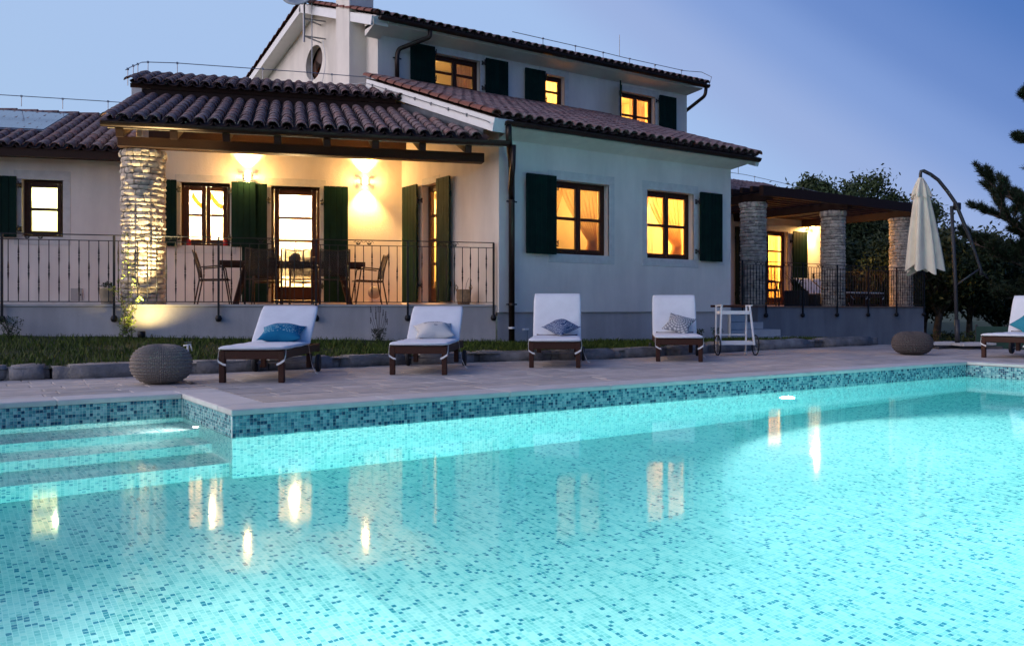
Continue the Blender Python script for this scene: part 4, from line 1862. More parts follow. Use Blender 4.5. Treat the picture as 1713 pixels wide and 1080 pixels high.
# right terrace under the pergola
m = MB()
m.quad((14.05, 6.78, -.6), (21.0, 6.78, -.6), (21.0, 6.78, .79), (14.05, 6.78, .79))
m.quad((21.0, 6.78, -.6), (21.0, 10.5, -.6), (21.0, 10.5, .79), (21.0, 6.78, .79))
m.quad((14.05, 6.78, .79), (14.05, 6.78, -.6), (14.05, 7.1, -.6), (14.05, 7.1, .79))
m.quad((11.7, 7.1, -.6), (14.05, 7.1, -.6), (14.05, 7.1, .79), (11.7, 7.1, .79))
terr2 = struct('pergola_terrace', m, PLINTHR)
m = MB()
m.box(14.03, 21.02, 6.75, 10.5, .792, .825, .005)
m.box(11.7, 14.028, 7.07, 10.5, .792, .825, .005)
wobj('terrace_floor', m, FLOORT, terr2)
for i, (u1, v0, z) in enumerate(((13.40, 6.55, .62), (13.60, 6.25, .46), (13.82, 5.95, .30), (14.35, 5.65, .14))):
    m = MB()
    m.box(11.72, u1, v0, 7.09, z - .155, z, .008)
    m2 = MB()
    wobj('stone_step', m, COPE, terr2)

# ------------------------------------------------------------------ stone columns
STONE_MESH = []
for k in range(8):
    bm = bmesh.new()
    bmesh.ops.create_cube(bm, size=1)
    bmesh.ops.subdivide_edges(bm, edges=[e for e in bm.edges if abs(e.verts[0].co.y - e.verts[1].co.y) < .1], cuts=1, use_grid_fill=True)
    for v in bm.verts:
        corner = (abs(v.co.x) > .45) + (abs(v.co.z) > .45)
        if v.co.y < 0:
            v.co.y += .18 * corner
        v.co.x *= 1 - .10 * corner * rnd.random()
        v.co.z *= 1 - .14 * corner * rnd.random()
        v.co += Vector((rnd.uniform(-.04, .04), rnd.uniform(-.09, .09), rnd.uniform(-.05, .05)))
    mm = MB()
    mm.bm(bm)
    me = mm.mesh('stone')
    me.materials.append(STONE)
    STONE_MESH.append(me)


def column(x, y, r, h, label, cap=True, z0=.826):
    t = thing('stone_column', label, 'column', (x, y, z0), 0, 'round rubble stone columns')
    m = MB()
    m.lathe([(r - .03, 0), (r - .03, h)], 24)
    obj('mortar_core', m, MORTAR, t, None, True)
    vx, vy = CAM.x - x, CAM.y - y
    vis_a = math.atan2(vy, vx)
    z = 0
    rest_v, rest_f = [], []
    cnt = 0
    while z < h - .02:
        hh = rnd.choice((.06, .07, .085, .095, .115))
        if h - z - hh < .06:
            hh = h - z
        capc = h - z - hh < .02
        a = rnd.uniform(0, 1)
        a_end = a + 2 * math.pi
        while a < a_end - .05:
            w = rnd.choice((.09, .11, .13, .16, .20))
            sub = 1 if (hh < .1 or rnd.random() < .75) else 2
            da = w / r
            if a_end - a - da < .22:
                da = a_end - a
            w = min(da * r, .30)
            for s in range(sub):
                h2 = hh / sub
                am = a + da / 2
                rr_ = r - .018 + rnd.uniform(-.012, .010) + (.022 if capc else 0)
                M_ = Matrix.Rotation(am + math.pi / 2, 4, 'Z')
                T_ = Matrix.Translation((rr_ * math.cos(am), rr_ * math.sin(am), z + h2 * (s + .5)))
                Mt = T_ @ M_ @ Matrix.Rotation(rnd.uniform(-.06, .06), 4, 'Y') @ Matrix.Diagonal((w * .99, .075, h2 * .97, 1)) @ Matrix.Rotation(rnd.choice((0, math.pi)), 4, 'Y')
                dlt = (am - vis_a + math.pi) % (2 * math.pi) - math.pi
                me = STONE_MESH[rnd.randrange(8)]
                if abs(dlt) < R(95) and cnt < 300:
                    cnt += 1
                    o = bpy.data.objects.new('stone', me)
                    o.matrix_basis = Mt
                    COL.objects.link(o)
                    o.parent = t
                else:
                    b = len(rest_v)
                    rest_v += [tuple(Mt @ v.co) for v in me.vertices]
                    rest_f += [tuple(b + i for i in p.vertices) for p in me.polygons]
            a += da
        z += hh
    mm = MB()
    mm.add(rest_v, rest_f)
    o = obj('stones_behind', mm, STONE, t)
    o['kind'] = 'stuff'
    return t


pc = WING @ Vector((-5.58, .47, 0))
column(pc.x, pc.y, .315, 2.40, 'golden lit rubble stone column carrying the porch beam behind the railing')
column(14.45, 7.25, .295, 2.47, 'stone column nearest the house wall under the dark pergola')
column(17.55, 7.25, .295, 2.47, 'middle stone column of the pergola beside the pale lounger')
column(20.65, 7.25, .295, 2.47, 'stone column behind the closed parasol at the pergola corner')

# ------------------------------------------------------------------ pergola
pg = thing('pergola', 'dark timber pergola with slats lying on three stone columns', 'pergola', (14.45, 7.25, .83))
for k, u in enumerate((14.45, 17.55, 20.65)):
    m = MB()
    m.box(u - .11, u + .11, 6.75, 10.48, 3.30, 3.50, .008)
    wobj('main_beam', m, WOODD, pg)
m = MB()
m.box(14.05, 21.2, 6.62, 6.74, 3.38, 3.62, .006)
wobj('front_beam', m, WOODD, pg)
m = MB()
m.box(12.0, 21.2, 10.36, 10.49, 3.505, 3.62, .006)
wobj('wall_beam', m, WOODD, pg)
for k in range(12):
    v = 6.95 + .30 * k
    m = MB()
    m.box(14.02, 21.35, v - .045, v + .045, 3.503, 3.63, .004)
    wobj('slat', m, WOODD, pg)

# ------------------------------------------------------------------ railings
BAL = []
for kind in range(2):
    m = MB()
    H = .80
    prof = [(.0068, 0)]
    zs = (.40,) if kind == 0 else (.21, .60)
    for z in zs:
        prof += [(.0068, z - .13), (.0135, z - .035), (.008, z - .012), (.014, z), (.008, z + .012), (.0135, z + .035), (.0068, z + .13)]
    prof.append((.0068, H))
    m.lathe(prof, 6)
    me = m.mesh('baluster')
    me.materials.append(IRON)
    BAL.append(me)


def scroll(mb, x, z, w, flip=1, y=0):
    pts = []
    for k in range(22):
        a = k / 21 * 4.2 * math.pi / 1.5
        r = .030 * (1 - k / 30)
        pts.append((x + flip * (w * .5 - .03 + r * math.cos(a) * -1), y, z - r * math.sin(a)))
    pts = pts[::-1] + [(x + flip * w * .15, y, z + .030), (x, y, z + .005)]
    mb.tube(pts, .0045, 4)


def railing(F, x0, x1, posts, label, pitch, loc, top=1.035, end=False, zf=.826, group='wrought iron terrace railings', bracket=True, scrolls=()):
    wl = F @ Vector(loc)
    t = thing('railing', label, 'railing', wl, 0, group)
    m = MB(F)
    m.box(x0, x1, -.019, .019, zf + top - .008, zf + top + .006, .003)
    wobj('top_rail', m, IRON, t)
    m = MB(F)
    m.box(x0, x1, -.010, .010, zf + top - .092, zf + top - .080)
    wobj('second_rail', m, IRON, t)
    m = MB(F)
    m.box(x0, x1, -.012, .012, zf + .03, zf + .042)
    wobj('bottom_rail', m, IRON, t)
    for p in posts:
        m = MB(F)
        zb = zf - .24 if bracket else zf
        m.box(p - .016, p + .016, -.016, .016, zb, zf + top - .008, .003)
        if bracket:
            m.lathe([(.0, -.055), (.035, -.045), (.05, -.01), (.05, .01), (.035, .045), (.0, .055)], 10, (p, 0, zb + .02))
            m.tube([(p, 0, zb + .02), (p, .055, zb + .02)], .02, 8)
        wobj('post', m, IRON, t)
    n = int((x1 - x0) / pitch)
    for i in range(1, n):
        x = x0 + (x1 - x0) * i / n
        if any(abs(x - p) < .04 for p in posts):
            continue
        o = bpy.data.objects.new('baluster', BAL[i % 2])
        attach(o, t, F @ Matrix.Translation((x, 0, zf + .042)) @ Matrix.Diagonal((1, 1, (top - .134) / .80, 1)))
    for s in scrolls:
        m = MB(F)
        for fl in (1, -1):
            scroll(m, s + fl * .005, zf + top - .045, .22, fl)
            scroll(m, s + fl * .16, zf + top - .045, .2, -fl)
        wobj('scroll', m, IRON, t)
    return t


PF = WING @ Matrix.Translation((0, -.06, 0))
railing(PF, -9.5, -.04, [-8.93, -7.42, -5.91, -4.42, -2.95, -1.49, -.05], 'black iron railing in front of the lit porch with the dining table', .135, (-4.4, 0, .8), scrolls=(-7.0, -5.2, -3.7, -2.2, -.8))
railing(frame(0, 6.72, 0), 13.4, 20.92, [13.45, 14.27, 15.62, 16.98, 18.30, 19.58, 20.90], 'black iron railing along the pergola terrace above the grey base wall', .105, (17, 0, .8), scrolls=(14.0, 15.0, 16.3, 17.6, 18.9, 20.2))
railing(frame(20.94, 0, R(90)), 6.8, 10.4, [8.5, 10.35], 'black iron side railing at the far end of the pergola terrace', .11, (8.6, 0, .8), bracket=False)

# ------------------------------------------------------------------ wall lamps
def wall_lamp(F, x, z, label, w=520, glow=46):
    base = F @ Vector((x, 0, z))
    ang = math.atan2((F.to_3x3() @ Vector((1, 0, 0))).y, (F.to_3x3() @ Vector((1, 0, 0))).x)
    t = thing('wall_lamp', label, 'wall lamp', base, ang, 'wall lamps shining up and down')
    m = MB()
    m.box(-.05, .05, -.03, -.001, -.06, .06, .004)
    obj('back_plate', m, SILV, t)
    m = MB()
    m.lathe([(.055, -.062), (.055, .062)], 20, (0, -.095, 0))
    obj('diffuser', m, BULB, t, None, True)
    for k in range(5):
        m = MB()
        m.lathe([(.078, 0), (.105, .002), (.105, .006), (.078, .006)], 24, (0, -.11, -.06 + .028 * k))
        obj('fin', m, SILV, t, None, True)
    l = bpy.data.lights.new('lamp_glow', 'POINT')
    l.energy = glow
    l.color = (1.0, .53, .16)
    l.shadow_soft_size = .04
    o = bpy.data.objects.new('lamp_glow', l)
    o.parent = t
    o.location = (0, -.26, 0)
    COL.objects.link(o)
    for s in (1, -1):
        l = bpy.data.lights.new('lamp_light', 'SPOT')
        l.energy = w * (1.0 if s > 0 else .8)
        l.color = (1.0, .54, .16)
        l.spot_size = R(96)
        l.spot_blend = .8
        l.shadow_soft_size = .03
        o = bpy.data.objects.new('lamp_light', l)
        o.parent = t
        o.location = (0, -.115, .08 * s)
        o.rotation_euler = (R(180) if s > 0 else 0, 0, 0)
        COL.objects.link(o)


wall_lamp(BACK, -4.14, 3.30, 'glowing louvred wall lamp above the wide dark shutter on the porch')
wall_lamp(BACK, -1.91, 3.30, 'glowing louvred wall lamp on bare plaster right of the porch door')
wall_lamp(RW, 20.95, 3.33, 'glowing wall lamp beside the dark shutter under the pergola', 420, 210)
# ground spotlight aimed up at the porch column
up = WING @ Vector((-5.47, -.42, 0))
t = thing('ground_spotlight', 'small black spotlight standing in the grass below the lit column', 'spotlight', (up.x, up.y, lawn_z(up.x, up.y)), WA)
m = MB()
m.lathe([(.018, -.03), (.018, .035)], 8)
m.lathe([(.05, .035), (.055, .04), (.055, .13), (.05, .135), (.046, .13), (.046, .118)], 16)
obj('housing', m, IRON, t, None, True)
m = MB()
m.lathe([(.0001, .119), (.045, .118)], 14)
obj('lens', m, emis('spot_lens', (1, .85, .5), 40), t)
l = bpy.data.lights.new('spot_light', 'SPOT')
l.energy = 900
l.color = (1.0, .78, .40)
l.spot_size = R(50)
l.spot_blend = .55
l.shadow_soft_size = .02
o = bpy.data.objects.new('spot_light', l)
o.parent = t
o.location = (0, 0, .15)
o.rotation_euler = (R(180 - 14), 0, 0)
COL.objects.link(o)
l = bpy.data.lights.new('spot_spill', 'SPOT')
l.energy = 45
l.color = (1.0, .74, .30)
l.spot_size = R(150)
l.spot_blend = 1
l.shadow_soft_size = .03
o = bpy.data.objects.new('spot_spill', l)
o.parent = t
o.location = (0, 0, .15)
o.rotation_euler = (R(180 - 20), 0, 0)
COL.objects.link(o)

# ================================================================== LOOSE THINGS
def lounger(label, tilt, name='sun_lounger'):
    """foot end at local y=0, head towards +y"""
    t = thing(name, label, 'sun lounger', (0, 0, 0), 0, 'wooden sun loungers with white cushions')
    w = .33
    LZ = .325
    m = MB()
    m.box(-w, -w + .035, .035, 1.92, LZ - .085, LZ, .005)
    m.box(w - .035, w, .035, 1.92, LZ - .085, LZ, .005)
    m.box(-w, w, 0, .033, LZ - .085, LZ, .005)
    m.box(-w, w, 1.922, 1.955, LZ - .10, LZ, .005)
    m.box(-w + .036, w - .036, 1.22, 1.26, LZ - .08, LZ - .005, .004)
    obj('frame', m, WOODL, t)
    for sx in (-1, 1):
        m = MB()
        m.box(sx * (w - .031) - .030, sx * (w - .031) + .030, -.004, .062, 0, LZ - .004, .006)
        obj('leg', m, WOODL, t)
        m = MB()
        m.box(sx * (w - .06) - .03, sx * (w - .06) + .03, 1.55, 1.62, .05, LZ - .101, .006)
        obj('leg', m, WOODL, t)
        m = MB(Matrix.Translation((sx * (w + .045), 1.60, .105)) @ Matrix.Rotation(R(90), 4, 'Y'))
        m.lathe([(.0, -.018), (.07, -.018), (.10, -.022), (.105, -.012), (.105, .012), (.10, .022), (.07, .018), (.0, .018)], 20)
        obj('wheel', m, RUB, t, None, True)
    m = MB(Matrix.Translation((0, 1.60, .105)) @ Matrix.Rotation(R(90), 4, 'Y'))
    m.tube([(0, 0, -w - .04), (0, 0, w + .04)], .010, 6)
    obj('axle', m, ZINC, t)
    for k in range(14):
        m = MB()
        y = .06 + k * .085
        m.box(-w + .036, w - .036, y, y + .06, LZ - .022, LZ - .003)
        obj('slat', m, WOODL, t)
    A = R(tilt)
    yb = 1.27
    bf = MB(Matrix.Translation((0, yb, LZ + .0)) @ Matrix.Rotation(A, 4, 'X'))
    for sx in (-1, 1):
        bf.box(sx * (w - .05) - .02, sx * (w - .05) + .02, 0, .66, -.03, .0)
    for k in range(7):
        bf.box(-w + .04, w - .04, .03 + k * .09, .09 + k * .09, -.0005, .015)
    obj('backrest_frame', bf, WOODL, t)
    # cushion: cross-section swept along a bent path
    path = []
    th = .050
    for k in range(13):
        path.append((-.02 + (yb - .02) * k / 12, LZ + th / 2 + .002 + .002 * math.sin(k * 1.3), 0.0))
    for k in range(1, 4):
        f = k / 4
        path.append((yb - .02 + .07 * f, LZ + th / 2 + .002 + .035 * f * f * math.tan(A / 2), A * f))
    for k in range(9):
        d = .05 + .62 * k / 8
        path.append((yb + .02 + d * math.cos(A), LZ + th / 2 + .02 + d * math.sin(A), A))
    m = MB()
    vs, fs = [], []
    ns = 20
    np_ = len(path)
    for i, (y, z, a) in enumerate(path):
        endk = min(i, np_ - 1 - i)
        k = (.55, .88, 1.0)[min(endk, 2)]
        kw = (.965, .99, 1.0)[min(endk, 2)]
        for q in range(ns):
            an = 2 * math.pi * q / ns
            ca, sa = math.cos(an), math.sin(an)
            e = .28
            x = (w + .012) * kw * math.copysign(abs(ca) ** e, ca)
            h = th / 2 * k * math.copysign(abs(sa) ** .6, sa) * (1 + .10 * noise.noise((x * 3, y * 3, tilt)))
            vs.append((x, y - h * math.sin(a), z + h * math.cos(a)))
    for i in range(np_ - 1):
        for q in range(ns):
            r_ = (q + 1) % ns
            fs.append((i * ns + q, i * ns + r_, (i + 1) * ns + r_, (i + 1) * ns + q))
    fs.append(tuple(range(ns))[::-1])
    fs.append(tuple((np_ - 1) * ns + q for q in range(ns)))
    m.add(vs, fs)
    obj('cushion', m, CUSH, t, None, True)
    # tie tapes
    def tape(pts, wd=.022):
        mm = MB()
        vs, fs = [], []
        for p in pts:
            vs += [(p[0] - .002, p[1], p[2] + wd / 2), (p[0] + .002, p[1] - .001, p[2] - wd / 2)]
        for i in range(len(pts) - 1):
            fs.append((2 * i, 2 * i + 1, 2 * i + 3, 2 * i + 2))
        mm.add(vs, fs)
        so = mm.mesh('strap')
        so.materials.append(STRAP)
        o = bpy.data.objects.new('strap', so)
        md = o.modifiers.new('thick', 'SOLIDIFY')
        md.thickness = .003
        attach(o, t)
    yb0 = -.012
    tape([(-w - .008, .05, LZ + .02), (-w - .010, .02, LZ - .05), (-w - .006, yb0, LZ - .105), (-w + .045, yb0, LZ - .135), (-w + .075, yb0, LZ - .142)])
    tape([(w + .008, .05, LZ + .02), (w + .010, .02, LZ - .05), (w + .004, yb0, LZ - .095), (w - .04, yb0, LZ - .125), (w - .075, yb0, LZ - .14)])
    tape([(w + .012, 1.18, LZ + .02), (w + .03, 1.17, LZ - .10), (w + .06, 1.15, .10), (w + .10, 1.13, .02), (w + .13, 1.12, .006)])
    return t


lA = lounger('wooden sun lounger with white cushion and teal pillow, nearest the left pouf', 38)
LR = R(-33)


def lplace(root, x, y, rz):
    root.location = (x, y, 0)
    root.rotation_euler = (0, 0, rz)
    root.matrix_basis = Matrix.Translation((x, y, 0)) @ Matrix.Rotation(rz, 4, 'Z')
    WORLD[root] = root.matrix_basis.copy()


lplace(lA, .84, 2.24, R(-32))
lB = dup(lA, (2.74, 2.22, 0), R(-36.5), 'wooden sun lounger with white cushion and off-white pillow, second from left')
lC = lounger('wooden sun lounger with upright white back and navy lattice pillow', 64)
lplace(lC, 4.73, 2.27, R(-38.5))
lD = dup(lC, (6.97, 2.29, 0), R(-42), 'wooden sun lounger with upright white back and grey mandala pillow')
lE = dup(lC, (11.73, .13, 0), R(-81), 'wooden sun lounger at the right end of the pool seen side-on')
lF = dup(lA, (18.30, 6.98, .826), 0, 'cream sun lounger on the pergola terrace right behind the middle stone column')
lG = dup(lA, (19.02, 6.98, .826), R(-3), 'cream sun lounger on the pergola terrace, further right of the two behind the railing')


def pillow(name, label, mat_, s, loc, rot, thick=.13, sy=None):
    m = MB()
    n = 22
    sy = sy or s
    vs, fs = [], []
    for side in (1, -1):
        for j in range(n + 1):
            for i in range(n + 1):
                x, z = -1 + 2 * i / n, -1 + 2 * j / n
                px_ = x * (1 - .20 * (1 - abs(z)) * abs(x) ** 3 * 1.0)
                pz = z * (1 - .20 * (1 - abs(x)) * abs(z) ** 3 * 1.0)
                h = ((1 - x * x) * (1 - z * z))
                h = max(h, 0) ** .72
                wr = .012 * noise.noise((x * 2.2 + thick * 20, z * 2.2, s * 9)) * (h > .1)
                vs.append((px_ * s / 2, side * (thick / 2 * h + wr * side), pz * sy / 2))
    k = (n + 1) ** 2
    for j in range(n):
        for i in range(n):
            a = j * (n + 1) + i
            fs.append((a, a + 1, a + n + 2, a + n + 1))
            fs.append((k + a + 1, k + a, k + a + n + 1, k + a + n + 2))
    m.add(vs, fs)
    o = obj(name, m, mat_, None, None, True)
    bm = bmesh.new()
    bm.from_mesh(o.data)
    bmesh.ops.remove_doubles(bm, verts=bm.verts[:], dist=.0006)
    bmesh.ops.recalc_face_normals(bm, faces=bm.faces[:])
    bm.to_mesh(o.data)
    bm.free()
    o.matrix_basis = rot
    o.location = loc
    return tag(o, label, 'pillow', 'pillows lying on the loungers')


def on_lounger(root, x, y, z):
    return WORLD[root] @ Vector((x, y, z))


def prot(rz, lean, roll):
    return Matrix.Rotation(rz, 4, 'Z') @ Matrix.Rotation(lean, 4, 'X') @ Matrix.Rotation(roll, 4, 'Y')


pillow('pillow', 'teal blue pillow with pale dotted pattern on the lounger nearest the left pouf', pillow_mat('teal'), .50, on_lounger(lA, .03, 1.22, .475), prot(R(-32), R(-74), R(-4)), .22)
pillow('pillow', 'off-white pillow with grey printed patches on the second lounger', pillow_mat('white'), .50, on_lounger(lB, .02, 1.22, .475), prot(R(-36), R(-72), R(-12)), .22)
pillow('pillow', 'navy pillow with pale lattice standing on its corner on the third lounger', pillow_mat('navy'), .40, on_lounger(lC, .06, 1.14, .50), prot(R(-38), R(-66), R(45)), .18)
pillow('pillow', 'grey pillow with pale circle mandala leaning tilted on the fourth lounger', pillow_mat('mandala'), .42, on_lounger(lD, .06, 1.15, .52), prot(R(-42), R(-50), R(22)), .16)
pillow('pillow', 'plain teal pillow on the lounger at the right end of the pool', pillow_mat('plain'), .44, on_lounger(lE, .02, 1.17, .52), prot(R(-81), R(-35), R(40)), .14)


# ------------------------------------------------------------------ knitted poufs
def pouf(label, x, y, rr, h, rz, yarn=None):
    m = MB()
    nu, nv = 44 * 8, 20 * 9

    def fn(s, t):
        ph = (t - .5) * math.pi * .985
        c, sn = math.cos(ph), math.sin(ph)
        r = rr * abs(c) ** .80
        z = h / 2 * math.copysign(abs(sn) ** .92, sn)
        # knitted columns of V stitches: two slanting legs per stitch, deep grooves between them
        k = (s * 44) % 1.0
        leg = abs(k - .5) * 2
        q_ = .5 + .5 * math.sin(6.283 * (t * 19 + leg * .75))
        d = .024 * abs(math.sin(6.283 * k)) ** .6 * (.30 + .70 * q_)
        d *= min(1, r / rr * 1.3)
        a = 2 * math.pi * s
        q = (r + d * abs(c) ** .3)
        return (q * math.cos(a), q * math.sin(a), h / 2 + z + d * sn * .6)
    m.grid(fn, nu, nv, closed_u=True)
    o = obj('pouf', m, yarn or KNIT, None, Matrix.Translation((x, y, 0)) @ Matrix.Rotation(rz, 4, 'Z'), True)
    return tag(o, label, 'pouf', 'knitted poufs by the pool')


pouf('round grey-brown knitted pouf on the paving beside the lawn, near the first lounger', .07, 2.70, .278, .395, .3)
pouf('round dark knitted pouf beside the parasol base at the right', 11.53, 1.50, .30, .385, 1.2, KNITD)

# ------------------------------------------------------------------ serving trolley
t = thing('serving_trolley', 'white metal serving trolley with two wheels and a dark wooden handle', 'trolley', (8.97, 2.98, 0), R(-30))
for sx in (-1, 1):
    m = MB()
    m.bar((sx * .255, .30, 0), (sx * .255, .27, .80), .026, .026, .004)
    obj('rear_leg', m, WHITE, t)
    m = MB()
    m.bar((sx * .285, -.02, .165), (sx * .235, .06, .80), .026, .030, .004)
    m.bar((sx * .245, -.01, .808), (sx * .255, .30, .808), .026, .02, .004)
    obj('front_leg', m, WHITE, t)
    m = MB(Matrix.Translation((sx * .315, .02, .165)) @ Matrix.Rotation(R(90), 4, 'Y'))
    ring = [(.160 * math.cos(2 * math.pi * k / 28), .160 * math.sin(2 * math.pi * k / 28), 0) for k in range(28)]
    m.tube(ring, .011, 6, closed=True)
    w_ = obj('wheel', m, RUB, t, None, True)
    m = MB(Matrix.Translation((sx * .315, .02, .165)) @ Matrix.Rotation(R(90), 4, 'Y'))
    m.lathe([(.0, -.014), (.02, -.014), (.02, .014), (.0, .014)], 10)
    for k in range(6):
        a = math.pi * k / 6
        m.tube([(-.15 * math.cos(a), -.15 * math.sin(a), 0), (.15 * math.cos(a), .15 * math.sin(a), 0)], .004, 4)
    obj('spokes', m, ZINC, w_)
for z, y0, xs_ in ((.695, .035, .232), (.20, -.01, .265)):
    m = MB()
    m.box(-xs_ + .012, xs_ - .012, y0 - .012, y0 + .006, z - .03, z + .028, .004)
    m.box(-xs_ + .012, xs_ - .012, .285, .30, z - .03, z + .028, .004)
    m.box(-xs_ - .012, -xs_ + .010, y0, .30, z - .03, z + .028, .004)
    m.box(xs_ - .010, xs_ + .012, y0, .30, z - .03, z + .028, .004)
    m.box(-xs_, xs_, y0, .295, z - .028, z - .016)
    obj('tray', m, WHITE, t)
m = MB()
m.tube([(-.34, .30, .80), (.27, .30, .80)], .020, 10)
obj('handle', m, WOODW, t)
m = MB()
m.box(-.25, .25, .25, .275, .32, .338, .003)
obj('cross_bar', m, WHITE, t)

# ------------------------------------------------------------------ cantilever parasol
t = thing('cantilever_parasol', 'closed cream cantilever parasol with a curved dark arm on a crossed base', 'parasol', (14.53, 2.36, 0), 0)
rx, ry = .827, -.562                      # picture-parallel direction


def PQ(s, z, d=0):
    return (s * rx + d * .562, s * ry + d * .827, z)


m = MB()
for s_ in (1, -1):
    m.bar(PQ(-.62, .03, -.45 * s_), PQ(.62, .03, .45 * s_), .06, .045, .004)
obj('base_cross', m, POLEM, t)
for (s_, d_) in ((.42, .0), (-.42, 0), (0, .34), (0, -.34)):
    c_p = PQ(s_, 0, d_)
    m = rough_block(.46, .46, .05, 3 + s_ + d_, .004)
    o = obj('base_slab', m, COPE, t, None, False)
    o.matrix_basis = Matrix.Translation((c_p[0], c_p[1], .085)) @ Matrix.Rotation(R(-34), 4, 'Z')
m = MB()
m.tube([PQ(0, .02), PQ(-.045, 1.3), PQ(-.115, 2.74)], .033, 12)
m.tube([PQ(0, .05), PQ(-.01, .55)], .045, 12)
obj('pole', m, POLEM, t, None, True)
arm = [(.43, 1.40), (.42, 1.52), (.31, 1.85), (.20, 2.16), (.05, 2.52), (-.06, 2.79), (-.20, 3.03), (-.37, 3.24), (-.52, 3.35), (-.66, 3.42), (-.705, 3.41), (-.715, 3.36), (-.715, 3.27)]
m = MB()
m.tube([PQ(a, z, .0 if i > 5 else -.045) for i, (a, z) in enumerate(arm)], [.026] * 3 + [.034] * 7 + [.03] * 3, 10)
obj('arm', m, POLEM, t, None, True)
m = MB()
m.tube([PQ(-.02, 1.22), PQ(.40, 1.52, -.045)], .018, 8)
obj('strut', m, POLEM, t, None, True)
m = MB()
m.box(-.06, .03, -.06, .06, 2.66, 2.80, .01)
m.tube([PQ(.44, 1.46, -.05), PQ(.56, 1.34, -.05)], .016, 8)
obj('crank', m, IRON, t)


def canopy(mb, top, bot, r_top, r_bot, n_f, tail, sway):
    def fn(s, tt):
        a = 2 * math.pi * s
        z = top + (bot - top) * tt
        r = r_top + (r_bot - r_top) * tt ** .8
        f = .5 + .5 * math.cos(n_f * a + 1.3 * math.sin(2 * a) + tt * .8)
        r *= 1 - .42 * f * min(1, tt * 2.2) + .12 * math.sin(3 * a + 2)
        zz = z - tail * (1 - f) * tt ** 6 + tail * .6 * math.sin(a * 2 + 1) * tt ** 6
        return PQ(-.715 + sway * tt + r * math.cos(a), zz, r * math.sin(a) * .8)
    mb.grid(fn, 72, 26, closed_u=True)


m = MB()
canopy(m, 3.22, 1.56, .07, .37, 8, .10, .05)
obj('canopy', m, CANV, t, None, True)
m = MB()
canopy(m, 3.29, 2.95, .035, .20, 8, .05, 0)
obj('top_vent', m, CANV, t, None, True)
m = MB()
m.tube([PQ(-.715, 3.36), PQ(-.70, 1.75)], .02, 8)
obj('inner_pole', m, POLEM, t)

# lamps seen through the windows
for (F_, x_, y_, z_, r_, lab_) in ((UP, 7.62, 1.0, 6.16, .16, 'glowing round ceiling lamp behind the left half of the upper left window'), (FAC, 7.62, 1.35, 2.72, .10, 'small glowing lamp behind the left pane of the left ground floor window')):
    c_p = F_ @ Vector((x_, y_, z_))
    t = thing('ceiling_lamp', lab_, 'ceiling lamp', tuple(c_p), 0)
    m = MB()
    m.lathe([(.0001, -r_)] + [(r_ * math.cos(a_), r_ * math.sin(a_)) for a_ in (-1.2, -.8, -.4, 0, .4, .8, 1.2)] + [(.02, r_)], 18)
    obj('globe', m, emis('lamp_globe', (1, .80, .42), 5), t, None, True)
    m = MB()
    m.tube([(0, 0, r_), (0, 0, r_ + .35)], .008, 6)
    obj('cord', m, IRON, t)

# ------------------------------------------------------------------ porch dining set
def wpt(a, b, z=0.826):
    p = WING @ Vector((a, b, 0))
    return (p.x, p.y, z)


tb = thing('dining_table', 'long dark dining table standing on the porch behind the railing', 'table', wpt(-3.29, 1.62), WA)
m = MB()
for k in range(9):
    m.box(-1.22, 1.22, -.44 + k * .098, -.35 + k * .098 + .004, .725, .75, .004)
m.box(-1.22, 1.22, -.44, -.41, .665, .724, .004)
m.box(-1.22, 1.22, .41, .44, .665, .724, .004)
o = obj('table_top', m, WOODD, tb)
for sx in (-1, 1):
    for sy in (-1, 1):
        m = MB()
        m.bar((sx * .98, sy * .36, 0), (sx * .80, sy * .30, .70), .055, .055, .004)
        obj('leg', m, WOODD, tb)
    m = MB()
    m.bar((sx * .9, -.33, .35), (sx * .9, .33, .35), .04, .04)
    obj('stretcher', m, WOODD, tb)


def chair(label):
    t = thing('dining_chair', label, 'chair', (0, 0, 0), 0, 'metal dining chairs round the porch table')
    for sx in (-1, 1):
        m = MB()
        m.tube([(sx * .27, .27, 0), (sx * .255, .20, .44), (sx * .25, .17, .64), (sx * .255, .10, .665), (sx * .26, -.20, .635)], .012, 6)
        obj('front_leg', m, CHAIRM, t, None, True)
        m = MB()
        m.tube([(sx * .25, -.30, 0), (sx * .245, -.22, .42), (sx * .245, -.24, .62), (sx * .24, -.33, .92)], .013, 6)
        obj('rear_leg', m, CHAIRM, t, None, True)
    m = MB()

    def seat(s, tt):
        x = -.235 + .47 * s
        y = .25 - .48 * tt
        return (x, y, .435 - .02 * math.sin(math.pi * s) - .012 * tt)
    m.grid(seat, 8, 6)
    o = obj('seat', m, MESHF, t, None, True)
    o.modifiers.new('thick', 'SOLIDIFY').thickness = .016
    m = MB()
    m.tube([(-.24, .25, .43), (.24, .25, .43)], .011, 6)
    m.tube([(-.24, -.225, .42), (.24, -.225, .42)], .011, 6)
    m.tube([(-.24, -.33, .92), (-.1, -.335, .895), (.1, -.335, .895), (.24, -.33, .92)], .012, 6)
    obj('seat_rail', m, CHAIRM, t, None, True)
    m = MB()

    def back(s, tt):
        x = -.232 + .464 * s
        y = -.228 - .10 * tt - .02 * math.sin(math.pi * s)
        return (x, y, .47 + (.43 - .02 * math.sin(math.pi * s)) * tt)
    m.grid(back, 8, 6)
    o = obj('backrest', m, MESHF, t, None, True)
    o.modifiers.new('thick', 'SOLIDIFY').thickness = .008
    return t


